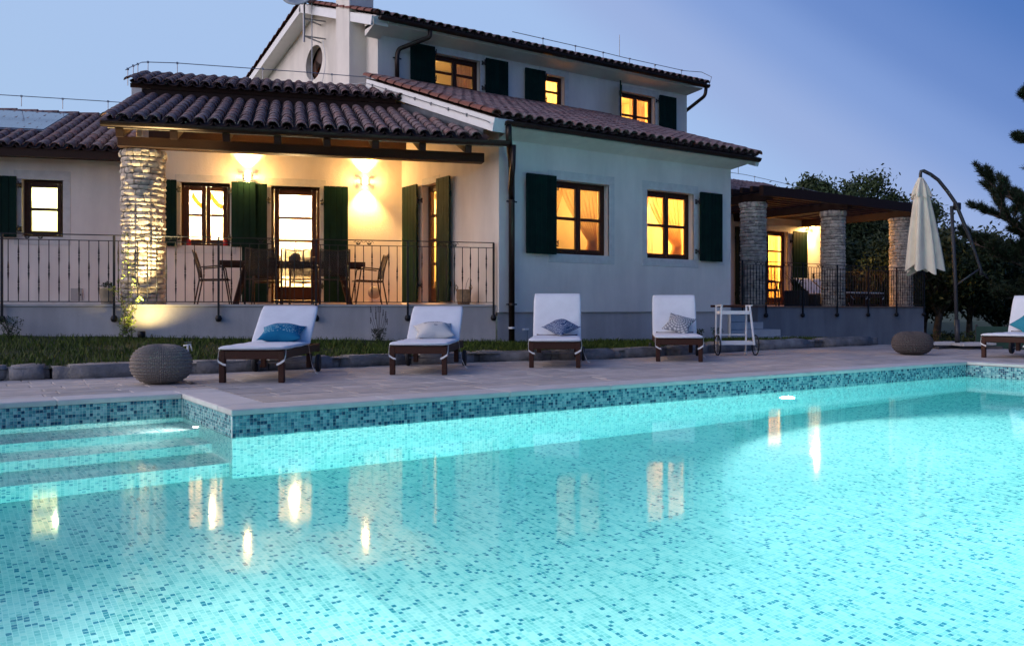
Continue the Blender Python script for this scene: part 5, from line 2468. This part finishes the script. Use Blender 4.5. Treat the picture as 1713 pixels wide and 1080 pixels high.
c1 = chair('dark dining chair at the left head of the porch table, seen from the side')
c1.matrix_basis = Matrix.Translation(wpt(-4.62, 1.6)) @ Matrix.Rotation(WA + R(-90), 4, 'Z')
WORLD[c1] = c1.matrix_basis.copy()
dup(c1, wpt(-1.98, 1.65), WA + R(95), 'dark dining chair at the right head of the porch table against the bright wall')
dup(c1, wpt(-3.82, .86), WA + R(2), 'dark dining chair on the railing side, left of the glass door')
dup(c1, wpt(-3.24, .90), WA + R(-2), 'dark dining chair on the railing side, in front of the glass door')
dup(c1, wpt(-2.64, .86), WA + R(3), 'dark dining chair on the railing side, in front of the green shutter')
dup(c1, wpt(-3.75, 2.38), WA + R(180), 'dark dining chair on the wall side of the table, left of the vase')
dup(c1, wpt(-3.10, 2.38), WA + R(184), 'dark dining chair on the wall side of the table, right of the vase')


def leaves(mb, c, r, n, size, sq=1.0, rng=rnd):
    for _ in range(n):
        while True:
            p = Vector((rng.uniform(-1, 1), rng.uniform(-1, 1), rng.uniform(-1, 1)))
            if p.length < 1:
                break
        q = Vector(c) + Vector((p.x * r, p.y * r, p.z * r * sq))
        a = Vector((rng.uniform(-1, 1), rng.uniform(-1, 1), rng.uniform(-.6, 1))).normalized()
        b = a.cross(Vector((rng.uniform(-1, 1), rng.uniform(-1, 1), rng.uniform(-1, 1)))).normalized()
        L, w = size * rng.uniform(.7, 1.3), size * .38
        mb.quad(q - a * L * .5, q + b * w * .5, q + a * L * .5, q - b * w * .5)


t = thing('table_vase', 'round dark vase with a small leafy plant on the porch table', 'vase', wpt(-3.26, 1.62, 1.577), WA)
m = MB()
m.lathe([(.05, 0), (.085, .04), (.095, .09), (.07, .14), (.045, .155), (.045, .145)], 16)
obj('vase_body', m, GREY, t, None, True)
m = MB()
for k in range(9):
    a = k * .7
    m.tube([(0, 0, .14), (.04 * math.cos(a), .04 * math.sin(a), .22), (.11 * math.cos(a), .11 * math.sin(a), .30)], .002, 4)
leaves(m, (0, 0, .27), .14, 90, .04, .75)
obj('foliage', m, LEAFD, t)

# pots on the porch
p = wpt(-6.07, .28)
t = thing('flower_pot', 'cream flower pot with a small plant lit beside the column', 'pot', p, WA)
m = MB()
m.lathe([(.085, 0), (.12, .23), (.13, .235), (.13, .255), (.112, .255), (.108, .22)], 18)
obj('pot_body', m, POT, t, None, True)
m = MB()
leaves(m, (0, 0, .28), .11, 110, .05, .7)
obj('foliage', m, LEAFD, t)
p = wpt(-.46, .45)
t = thing('basket', 'woven basket with two ear handles by the flank wall of the porch', 'basket', p, WA)
m = MB()
m.lathe([(.10, 0), (.125, .12), (.12, .25), (.128, .255), (.128, .262), (.11, .262), (.112, .20)], 20)
obj('basket_body', m, BASK, t, None, True)
for sx in (-1, 1):
    m = MB()
    m.tube([(sx * .115, 0, .23), (sx * .15, 0, .30), (sx * .13, 0, .34), (sx * .10, 0, .30), (sx * .11, 0, .25)], .010, 6)
    obj('handle', m, BASK, t, None, True)
m = MB()
m.tube([(.03, 0, .22), (.05, 0, .36), (.09, 0, .46), (.13, 0, .44), (.14, 0, .40)], .003, 4)
obj('stem', m, WOODD, t)
# round plate and meter door on the wall
m = MB(BACK @ Matrix.Translation((-1.72, -.002, 1.08)) @ Matrix.Rotation(R(90), 4, 'X'))
m.lathe([(.0001, .02), (.10, .02), (.118, .014), (.125, 0)], 24)
tag(obj('wall_plate', m, GREY, None, None, True), 'round grey plate fixed low on the wall right of the porch door', 'wall plate')
m = MB(BACK)
m.box(-7.26, -7.06, -.018, -.002, .915, 1.135, .004)
mo = obj('meter_door', m, mat('meter_grey', (.42, .41, .38), .6, .1, 8), None)
tag(mo, 'small square grey meter door low on the left wing wall', 'meter door')
m = MB(BACK)
m.box(-7.10, -7.08, -.026, -.0181, 1.0, 1.03)
obj('latch', m, IRON, mo)
for i, a in enumerate((-5.22, -4.56)):
    t = thing('candle_jar', ('small red glass candle jar on the porch window sill, at its left end', 'small red glass candle jar on the porch window sill, at its right end')[i], 'candle jar', tuple(BACK @ Vector((a, .05, 1.963))), WA, 'red candle jars on the sill')
    m = MB()
    m.lathe([(.035, 0), (.045, .02), (.045, .09), (.03, .11), (.035, .125), (.03, .125)], 14)
    obj('jar', m, RED, t, None, True)
    m = MB()
    m.lathe([(.03, .126), (.02, .14), (.001, .145)], 10)
    obj('lid', m, IRON, t, None, True)

# ------------------------------------------------------------------ pergola terrace furniture
def armchair(label, loc, rz):
    t = thing('rattan_armchair', label, 'armchair', loc, rz, 'dark rattan armchairs on the pergola terrace')
    for sx in (-1, 1):
        m = MB()
        m.tube([(sx * .24, .24, 0), (sx * .25, .23, .42)], .018, 6)
        obj('leg', m, DARKP, t)
        m = MB()
        m.tube([(sx * .22, -.24, 0), (sx * .23, -.24, .42)], .018, 6)
        obj('leg', m, DARKP, t)
    m = MB()
    m.box(-.26, .26, -.26, .27, .38, .44, .02)
    obj('seat', m, DARKP, t)
    m = MB()
    pts = [(-.29, .25, .44), (-.30, .24, .62), (-.29, 0, .66), (-.24, -.28, .84), (0, -.36, .90), (.24, -.28, .84), (.29, 0, .66), (.30, .24, .62), (.29, .25, .44)]
    m.tube(pts, .022, 8)
    for k in range(9):
        x = -.22 + .055 * k
        m.tube([(x, -.25, .43), (x * 1.02, -.32 + .6 * x * x, .86)], .008, 4)
    obj('backrest', m, DARKP, t, None, True)


armchair('dark rattan armchair with arched back in front of the lit pergola door', (15.9, 8.0, .826), R(-150))
armchair('dark rattan armchair tucked in beside the house corner behind the first pergola column', (14.15, 8.3, .826), R(-60))
t = thing('planter', 'square black planter with arching palm leaves on the pergola terrace', 'planter', (16.45, 7.55, .826), R(10))
m = MB()
m.box(-.22, .22, -.22, .22, 0, .40, .01)
obj('planter_box', m, DARKP, t)
m = MB()
for k in range(26):
    a = rnd.uniform(0, 6.283)
    L = rnd.uniform(.45, .85)
    sp = rnd.uniform(.25, .7)
    prev = None
    for s in range(7):
        f = s / 6
        p = Vector((math.cos(a) * L * sp * f, math.sin(a) * L * sp * f, .38 + L * (f - .55 * f * f * sp * 1.6)))
        if prev is not None:
            d = Vector((-math.sin(a), math.cos(a), 0)) * (.016 * (1 - abs(2 * f - .8)) + .004)
            m.quad(prev - d, prev + d, p + d, p - d)
        prev = p
obj('foliage', m, LEAFD, t)
t = thing('side_box', 'small dark box stool beside the terrace lounger', 'stool', (17.05, 7.5, .826), .2)
m = MB()
m.box(-.16, .16, -.16, .16, 0, .05, .01)
m.box(-.15, .15, -.15, .15, .051, .30, .01)
obj('stool_body', m, DARKP, t)

# ------------------------------------------------------------------ roof gear
def conductor(label, F, pts, stands, h=.26):
    t = thing('lightning_conductor', label, 'lightning rod', tuple(F @ Vector(pts[0])), 0, 'lightning conductor wires on the roofs')
    m = MB(F)
    m.tube(pts, .009, 5)
    wobj('wire', m, ZINC, t)
    for s in stands:
        m = MB(F)
        m.tube([s, (s[0], s[1], s[2] - h)], .008, 5)
        m.box(s[0] - .018, s[0] + .018, s[1] - .018, s[1] + .018, s[2] - .018, s[2] + .018)
        wobj('stand', m, ZINC, t)
    return t


zz = 5.70
pts = [(-6.2, 2.55, 5.03), (-6.2, 3.0, 5.20), (-6.2, 4.25, 5.64), (-6.1, 4.35, zz - .02), (-5.6, 4.35, zz), (-3, 4.35, zz - .01), (-1.6, 4.35, zz - .03)]
conductor('lightning conductor wire on stands round the higher porch roof', WING, pts, [(-6.1, 4.35, zz - .02), (-5.55, 4.35, zz), (-3.9, 4.35, zz), (-2.5, 4.35, zz - .02), (-1.7, 4.35, zz - .03), (-6.2, 2.75, 5.10), (-6.2, 3.3, 5.31), (-6.2, 3.8, 5.48)], .30)
pts = [(-13, 6.27, 5.30), (-9, 6.27, 5.29), (-7.4, 6.27, 5.28), (-6.2, 6.27, 5.26)]
conductor('lightning conductor wire along the low left wing ridge', WING, pts, [(-8.9, 6.27, 5.29), (-8.1, 6.27, 5.28), (-7.2, 6.27, 5.28), (-6.5, 6.27, 5.27)], .22)
ez = 6.98
pts = [(9.5, 10.25, ez + .32), (12, 10.25, ez + .31), (13.0, 10.25, ez + .29), (15.1, 10.15, ez + .25), (15.5, 9.9, ez + .22), (15.62, 9.65, ez + .05), (15.5, 9.62, ez - .18)]
conductor('lightning conductor wire above the long upper roof eave', I4, pts, [(10.4, 10.25, ez + .32), (11.4, 10.25, ez + .31), (12.3, 10.25, ez + .30), (13.2, 10.25, ez + .29), (14.1, 10.25, ez + .27), (15.0, 10.16, ez + .25)], .24)
m = MB()
m.tube([(12.85, 10.25, ez + .3), (12.85, 10.25, ez + .85)], .008, 5)
o = wobj('air_terminal', m, ZINC, CH[villa][0].parent)
pts = [(5.54, 5.06, 3.73), (5.605, 5.3, 3.82), (5.605, 9.9, 5.43), (5.58, 10.75, 5.60), (5.2, 12.3, 5.62)]
conductor('grey conductor wire clipped along the white verge board', I4, pts, [(5.605, 5.9 + .62 * k, 4.03 + .217 * k) for k in range(7)], .04)
pts = [(12.0, 13.4, 5.42), (19.0, 13.4, 5.41), (21.4, 13.4, 5.38), (22.3, 12.6, 5.08), (22.6, 11.4, 4.66), (22.7, 10.6, 4.4)]
conductor('lightning conductor wire over the right wing roof by the pergola', I4, pts, [(20.6, 13.4, 5.39), (21.6, 13.2, 5.31), (22.5, 11.9, 4.84)], .24)
m = MB()
m.tube([(21.0, 13.4, 5.38), (21.0, 13.4, 5.95)], .010, 5)
wobj('air_terminal', m, ZINC, villa)

# satellite dish on its mast with wall brackets
t = thing('satellite_dish', 'grey satellite dish on a bracketed mast at the gable wall, cut by the top edge', 'satellite dish', (5.5, 13.2, 7.15), 0)
m = MB()
m.tube([(5.50, 13.2, 7.12), (5.50, 13.2, 8.5)], .028, 8)
wobj('mast', m, ZINC, t)
for z in (7.26, 7.68):
    for y_ in (13.10, 13.42):
        m = MB()
        m.tube([(5.50, 13.2, z), (6.0, y_, z - .01)], .018, 6)
        wobj('bracket', m, ZINC, t)
m = MB()
m.tube([(5.62, 13.0, 5.6), (5.62, 13.0, 8.4)], .012, 6)
wobj('rod', m, ZINC, t)
m = MB(Matrix.Translation((5.35, 13.1, 8.22)) @ Matrix.Rotation(R(-40), 4, 'Z') @ Matrix.Rotation(R(62), 4, 'X'))
m.lathe([(.0001, -.10), (.15, -.085), (.30, -.035), (.42, .03), (.43, .035), (.30, -.02), (.15, -.065), (.0001, -.08)], 28)
wobj('dish', m, DISH, t, True)
m = MB()
pts = []
for k in range(18):
    f = k / 17
    pts.append((5.95 - .1 * f, 13.15 - .38 * math.sin(f * 3.0) + .25 * f, 7.22 - 1.45 * f))
m.tube(pts, .013, 6)
wobj('cable', m, WHITE, t)

# roof panel (tilted, pale) and small vent on the low left roof
S_ang = math.atan(.375)
T = WING @ Matrix.Translation((-8.6, 4.9, 4.50)) @ Matrix.Rotation(S_ang, 4, 'X')
t = thing('solar_panel', 'flat blue-grey panel lying on the low left roof, cut by the frame', 'solar panel', tuple(T.translation), WA)
m = MB(T)
m.box(-1.6, .75, -1.0, 1.15, -.10, .0, .01)
wobj('panel_frame', m, ZINC, t)
m = MB(T)
m.box(-1.55, .70, -.95, 1.10, .002, .012)
wobj('panel_glass', m, SOLAR, t)

# standpipe and garden tap
t = thing('garden_tap', 'small white garden standpipe in the lawn left of the first lounger', 'tap', (.72, 4.35, lawn_z(.72, 4.35)), -.4)
m = MB()
m.tube([(0, 0, 0), (0, 0, .17), (.0, 0, .20)], .014, 8)
m.tube([(-.05, 0, .185), (.04, 0, .20)], .010, 6)
m.tube([(.03, 0, .20), (.05, 0, .12)], .008, 6)
m.lathe([(.02, .0), (.02, .04)], 8)
obj('pipe', m, WHITE, t, None, True)
m = MB()
m.bar((-.04, 0, .225), (.04, .02, .225), .012, .008)
obj('tap_handle', m, ZINC, t)
t = thing('drain_marker', 'small white capped pipe beside the dark downpipe', 'pipe', (6.48, 5.40, .19), 0)
m = MB()
m.tube([(.03, 0, 0), (.03, 0, .20)], .008, 6)
obj('stem', m, ZINC, t)
m = MB()
m.box(-.06, .05, -.03, .03, .20, .235, .008)
obj('cap', m, WHITE, t)


# ------------------------------------------------------------------ plants along the walls
def bush(label, x, y, h, r, n, mat_, size, name='shrub', group=None, stems=8):
    z = lawn_z(x, y) if y < 8 else .3
    t = thing(name, label, 'plant', (x, y, z), 0, group)
    m = MB()
    for k in range(stems):
        a = rnd.uniform(0, 6.283)
        q = rnd.uniform(.2, 1)
        m.tube([(0, 0, -.02), (math.cos(a) * r * .4 * q, math.sin(a) * r * .4 * q, h * .5), (math.cos(a) * r * q, math.sin(a) * r * q, h * rnd.uniform(.75, 1))], .004, 4)
    obj('stems', m, BARK, t)
    m = MB()
    leaves(m, (0, 0, h * .5), 1, 0, size)
    for k in range(n):
        a = rnd.uniform(0, 6.283)
        f = rnd.random()
        rr_ = r * math.sqrt(rnd.random()) * (.45 + .55 * f)
        leaves(m, (rr_ * math.cos(a), rr_ * math.sin(a), h * f), .015, 1, size)
    obj('foliage', m, mat_, t)
    return t


q = WING @ Vector((-7.25, -.28, 0))
bush('low dark lavender bush against the base wall at the far left', q.x, q.y, .30, .2, 420, LEAFO, .035, 'lavender')
q = WING @ Vector((-1.98, -.25, 0))
t = bush('lavender bush with tall thin dry spikes below the porch', q.x, q.y, .22, .15, 300, LEAFD, .035, 'lavender')
m = MB()
for k in range(11):
    a = rnd.uniform(0, 6.283)
    L = rnd.uniform(.35, .58)
    d = rnd.uniform(.05, .16)
    tip = Vector((math.cos(a) * d, math.sin(a) * d, L))
    m.tube([(0, 0, .05), tip * .6, tip], .003, 4)
    for s in range(3):
        m.lathe([(.001, -.02), (.009, 0), (.001, .02)], 5, tuple(tip - Vector((0, 0, .035 * s))))
obj('spikes', m, BARK, t)
bush('small dark grassy tuft between the fourth lounger and the trolley', 9.9, 4.75, .24, .14, 260, LEAFD, .06, 'grass_tuft')
bush('small rosemary bush seen through the white trolley in front of the steps', 10.95, 5.2, .25, .13, 260, LEAFO, .045, 'rosemary')
# climbing vine in front of the column
q = WING @ Vector((-5.72, -.22, 0))
t = thing('climbing_vine', 'young climbing vine glowing yellow green in the spotlight at the column', 'plant', (q.x, q.y, lawn_z(q.x, q.y)), WA)
m = MB()
lv = MB()
for k in range(5):
    x, y = rnd.uniform(-.05, .05), rnd.uniform(-.04, .04)
    pts = []
    H_ = (1.55, 1.1, .75, .6, .45)[k]
    lean = (.0, .03, -.20, .22, .10)[k]
    for s in range(12):
        f = s / 11
        pts.append((x + lean * f * f + .03 * math.sin(f * 9 + k), y + .10 * f + .02 * math.cos(f * 7 + k), H_ * f))
    m.tube(pts, [.006 * (1 - .6 * s / 11) for s in range(12)], 5)
    for s in range(1, 12):
        for _ in range(7 if k < 2 else 9):
            leaves(lv, pts[s], .06, 1, .05)
obj('stems', m, BARK, t)
leaves(lv, (0.02, .02, .22), .13, 90, .055, 1.4)
obj('foliage', lv, VINE, t)


# ------------------------------------------------------------------ trees behind
def tree(name, label, x, y, z, h, r, nclump, per, size, leaf, group='trees beyond the terrace', trunk_h=.35, lean=0, squash=.8, seed=0):
    rg = random.Random(seed + 100)
    ng = np.random.RandomState(seed + 5)
    t = thing(name, label, 'tree', (x, y, z), 0, group)
    m = MB()
    tr = .035 * h ** .9
    th = h * trunk_h
    cen = Vector((lean, 0, 0))
    m.tube([(0, 0, -.4), (lean * .2, .05, th * .5), (lean * .5, 0, th), (lean, 0, h * .75)], [tr * 1.2, tr, tr * .8, tr * .25], 8)
    ends = []
    for k in range(9):
        a = 6.283 * k / 9 + rg.uniform(-.3, .3)
        f = rg.uniform(.45, 1.0)
        z0 = th * rg.uniform(.6, 1.3)
        e_ = Vector((lean * .8 + math.cos(a) * r * f * .8, math.sin(a) * r * f * .8, z0 + (h - z0) * rg.uniform(.3, .8)))
        m.tube([(lean * .4, 0, z0), (lean * .5 + (e_.x - lean * .5) * .5, e_.y * .5, z0 + (e_.z - z0) * .6), e_], [tr * .5, tr * .3, tr * .1], 6)
        ends.append(e_)
    obj('trunk', m, BARK, t, None, True)
    cl = []
    for k in range(nclump):
        while True:
            p = Vector((rg.uniform(-1, 1), rg.uniform(-1, 1), rg.uniform(-1, 1)))
            if .35 < p.length < 1:
                break
        zc = th + (h - th) * .52
        c = Vector((lean + p.x * r, p.y * r, zc + p.z * (h - th) * .52 * squash))
        cl.append((c, rg.uniform(.10, .24) * r))
    V = []
    for c, cr in cl:
        n = per
        p = ng.normal(size=(n, 3)) * cr * .55 + np.array(c)
        a = ng.normal(size=(n, 3))
        a /= np.linalg.norm(a, axis=1)[:, None]
        b = np.cross(a, ng.normal(size=(n, 3)))
        b /= np.linalg.norm(b, axis=1)[:, None]
        L = (size * ng.uniform(.6, 1.3, n))[:, None]
        w = L * .42
        V.append(np.stack([p - a * L * .5, p + b * w * .5, p + a * L * .5, p - b * w * .5], 1).reshape(-1, 3))
    V = np.concatenate(V)
    Q = np.arange(len(V)).reshape(-1, 4)
    obj('crown', np_mesh('crown', V, Q), leaf, t)
    return t


def at(px, dist):
    """ground point under a direction of view at a distance"""
    x = (px - 856.5) / 1430 * dist
    s, c = math.sin(R(55.8)), math.cos(R(55.8))
    return CAM.x + x * s + dist * c, CAM.y - x * c + dist * s


TL = [
    (1330, 36, 6.6, 2.3, 'tree', 'loose leafy tree whose sprays rise just right of the villa roof', LEAFO, .3),
    (1408, 37, 7.0, 2.4, 'tree', 'tall feathery tree behind the middle pergola column', LEAFO, .3),
    (1470, 35, 5.9, 2.2, 'tree', 'rounded dark tree between the two right pergola columns', LEAFD, .25),
    (1512, 38, 6.3, 2.0, 'tree', 'narrow tree peeking out left of the parasol top', LEAFO, .3),
    (1400, 33, 4.6, 2.6, 'tree', 'low dense dark tree filling the view through the pergola', LEAFD, .1),
    (1470, 31, 4.2, 2.4, 'tree', 'very dark low tree behind the far pergola railing', LEAFD, .1),
    (1570, 27, 4.2, 2.1, 'tree', 'dark evergreen tree directly behind the parasol pole', LEAFD, .3),
    (1625, 28, 3.6, 1.9, 'tree', 'broad dark tree right of the parasol arm', LEAFD, .32),
    (1672, 30, 2.9, 1.6, 'tree', 'smaller dark tree stepping down towards the right edge', LEAFD, .35),
    (1545, 30, 4.6, 1.8, 'tree', 'dark tree beside the right corner of the pergola terrace', LEAFD, .25),
]
for i, (px, dist, h, r, nm, lab, lf, th) in enumerate(TL):
    x, y = at(px, dist)
    tree(nm, lab, x, y, terr_z(x, y), h - .25, r, 60, 230, .16 if dist < 32 else .2, lf, trunk_h=th, seed=i, lean=rnd.uniform(-.4, .4))
# low undergrowth in front of the trunks
m = MB()
for k in range(24):
    x, y = at(rnd.uniform(1560, 1700), rnd.uniform(24, 34))
    leaves(m, (x, y, terr_z(x, y) + .3), rnd.uniform(.3, .7), 90, .14, .5)
o = obj('undergrowth', m, LEAFO, None)
tag(o, 'low leafy undergrowth between the tree trunks behind the parasol', 'undergrowth', None, 'stuff')

# low green mesh fence beyond the deck on the right
f0, f1 = at(1633, 19.5), at(1790, 18.2)
fa = math.atan2(f1[1] - f0[1], f1[0] - f0[0])
fl = math.hypot(f1[0] - f0[0], f1[1] - f0[1])
t = thing('mesh_fence', 'low dark green screen fence beyond the deck at the right edge', 'fence', (f0[0], f0[1], terr_z(*f0)), fa)
zb = -.5 - terr_z(*f0)
m = MB()
m.box(0, fl, -.006, .006, zb, .36 - terr_z(*f0))
obj('screen', m, mat('screen_green', (.018, .060, .045), .8, .25, 5, .3, 120, .004), t)
for k in range(4):
    m = MB()
    m.box(fl * k / 3 - .02, fl * k / 3 + .02, .007, .045, zb, .40 - terr_z(*f0))
    obj('post', m, POLEM, t)

# pine reaching in from the right edge
x, y = at(1795, 20)
t = thing('pine_tree', 'tall dark pine whose tufted branches reach in from the right edge', 'tree', (x, y, terr_z(x, y)), 0, 'trees beyond the terrace')
bx_, by_ = -.827, .562        # towards the picture's left
pz = -terr_z(x, y)
m = MB()
m.tube([(0, 0, -.3), (.1, 0, 3), (-.1, .1, 6), (.1, 0, 9)], [.20, .17, .13, .07], 10)
rg = random.Random(42)
tuft = []


def limb(p0, dirv, L, droop, depth=0):
    pts = [Vector(p0)]
    d = Vector(dirv).normalized()
    n = 6
    for s in range(n):
        d = (d + Vector((rg.uniform(-.16, .16), rg.uniform(-.16, .16), droop + rg.uniform(-.10, .14)))).normalized()
        pts.append(pts[-1] + d * L / n)
    m.tube(pts, [(.045 if depth == 0 else .016) * (1 - .8 * k / n) + .004 for k in range(n + 1)], 5)
    if depth < 2:
        for s in range(2 if depth == 0 else 2, n + 1):
            for q_ in range(2):
                a = rg.uniform(-1.2, 1.2)
                dd = Matrix.Rotation(a, 3, 'Z') @ d
                dd.z += rg.uniform(-.25, .55)
                limb(pts[s], dd, (L * rg.uniform(.22, .36) if depth == 0 else rg.uniform(.14, .26)), .04, depth + 1)
    if depth >= 1:
        for s in range(3, n + 1):
            tuft.append((pts[s], d.copy()))


for (z, L, up_, sw) in ((6.0, .8, .6, .2), (5.2, .95, .5, -.3), (4.7, 1.05, .35, .3), (4.3, .95, .2, -.2), (3.9, .85, .1, .4), (2.5, 1.9, .30, -.2), (2.3, 2.1, .16, .15), (2.0, 1.9, .10, .5), (1.75, 2.0, .02, -.4), (1.5, 1.7, .0, .1), (1.2, 1.5, -.05, .45), (1.0, 1.3, -.10, -.2)):
    dv = Matrix.Rotation(sw, 3, 'Z') @ Vector((bx_, by_, up_))
    limb((0, 0, z + pz), dv, L, .02)
NV = []
for p, d in tuft:
    for k in range(24):
        v = (d * .6 + Vector((rg.uniform(-1, 1), rg.uniform(-1, 1), rg.uniform(-.5, 1.1)))).normalized()
        b = v.cross(Vector((rg.uniform(-1, 1), rg.uniform(-1, 1), rg.uniform(-1, 1)))).normalized() * .006
        L = rg.uniform(.09, .16)
        q0 = p - d * rg.uniform(0, .06)
        NV += [q0 - b, q0 + b, q0 + v * L + b * .4, q0 + v * L - b * .4]
obj('trunk', m, BARK, t, None, True)
NVa = np.array([tuple(v) for v in NV])
obj('needles', np_mesh('needles', NVa, np.arange(len(NVa)).reshape(-1, 4)), NEEDLE, t)
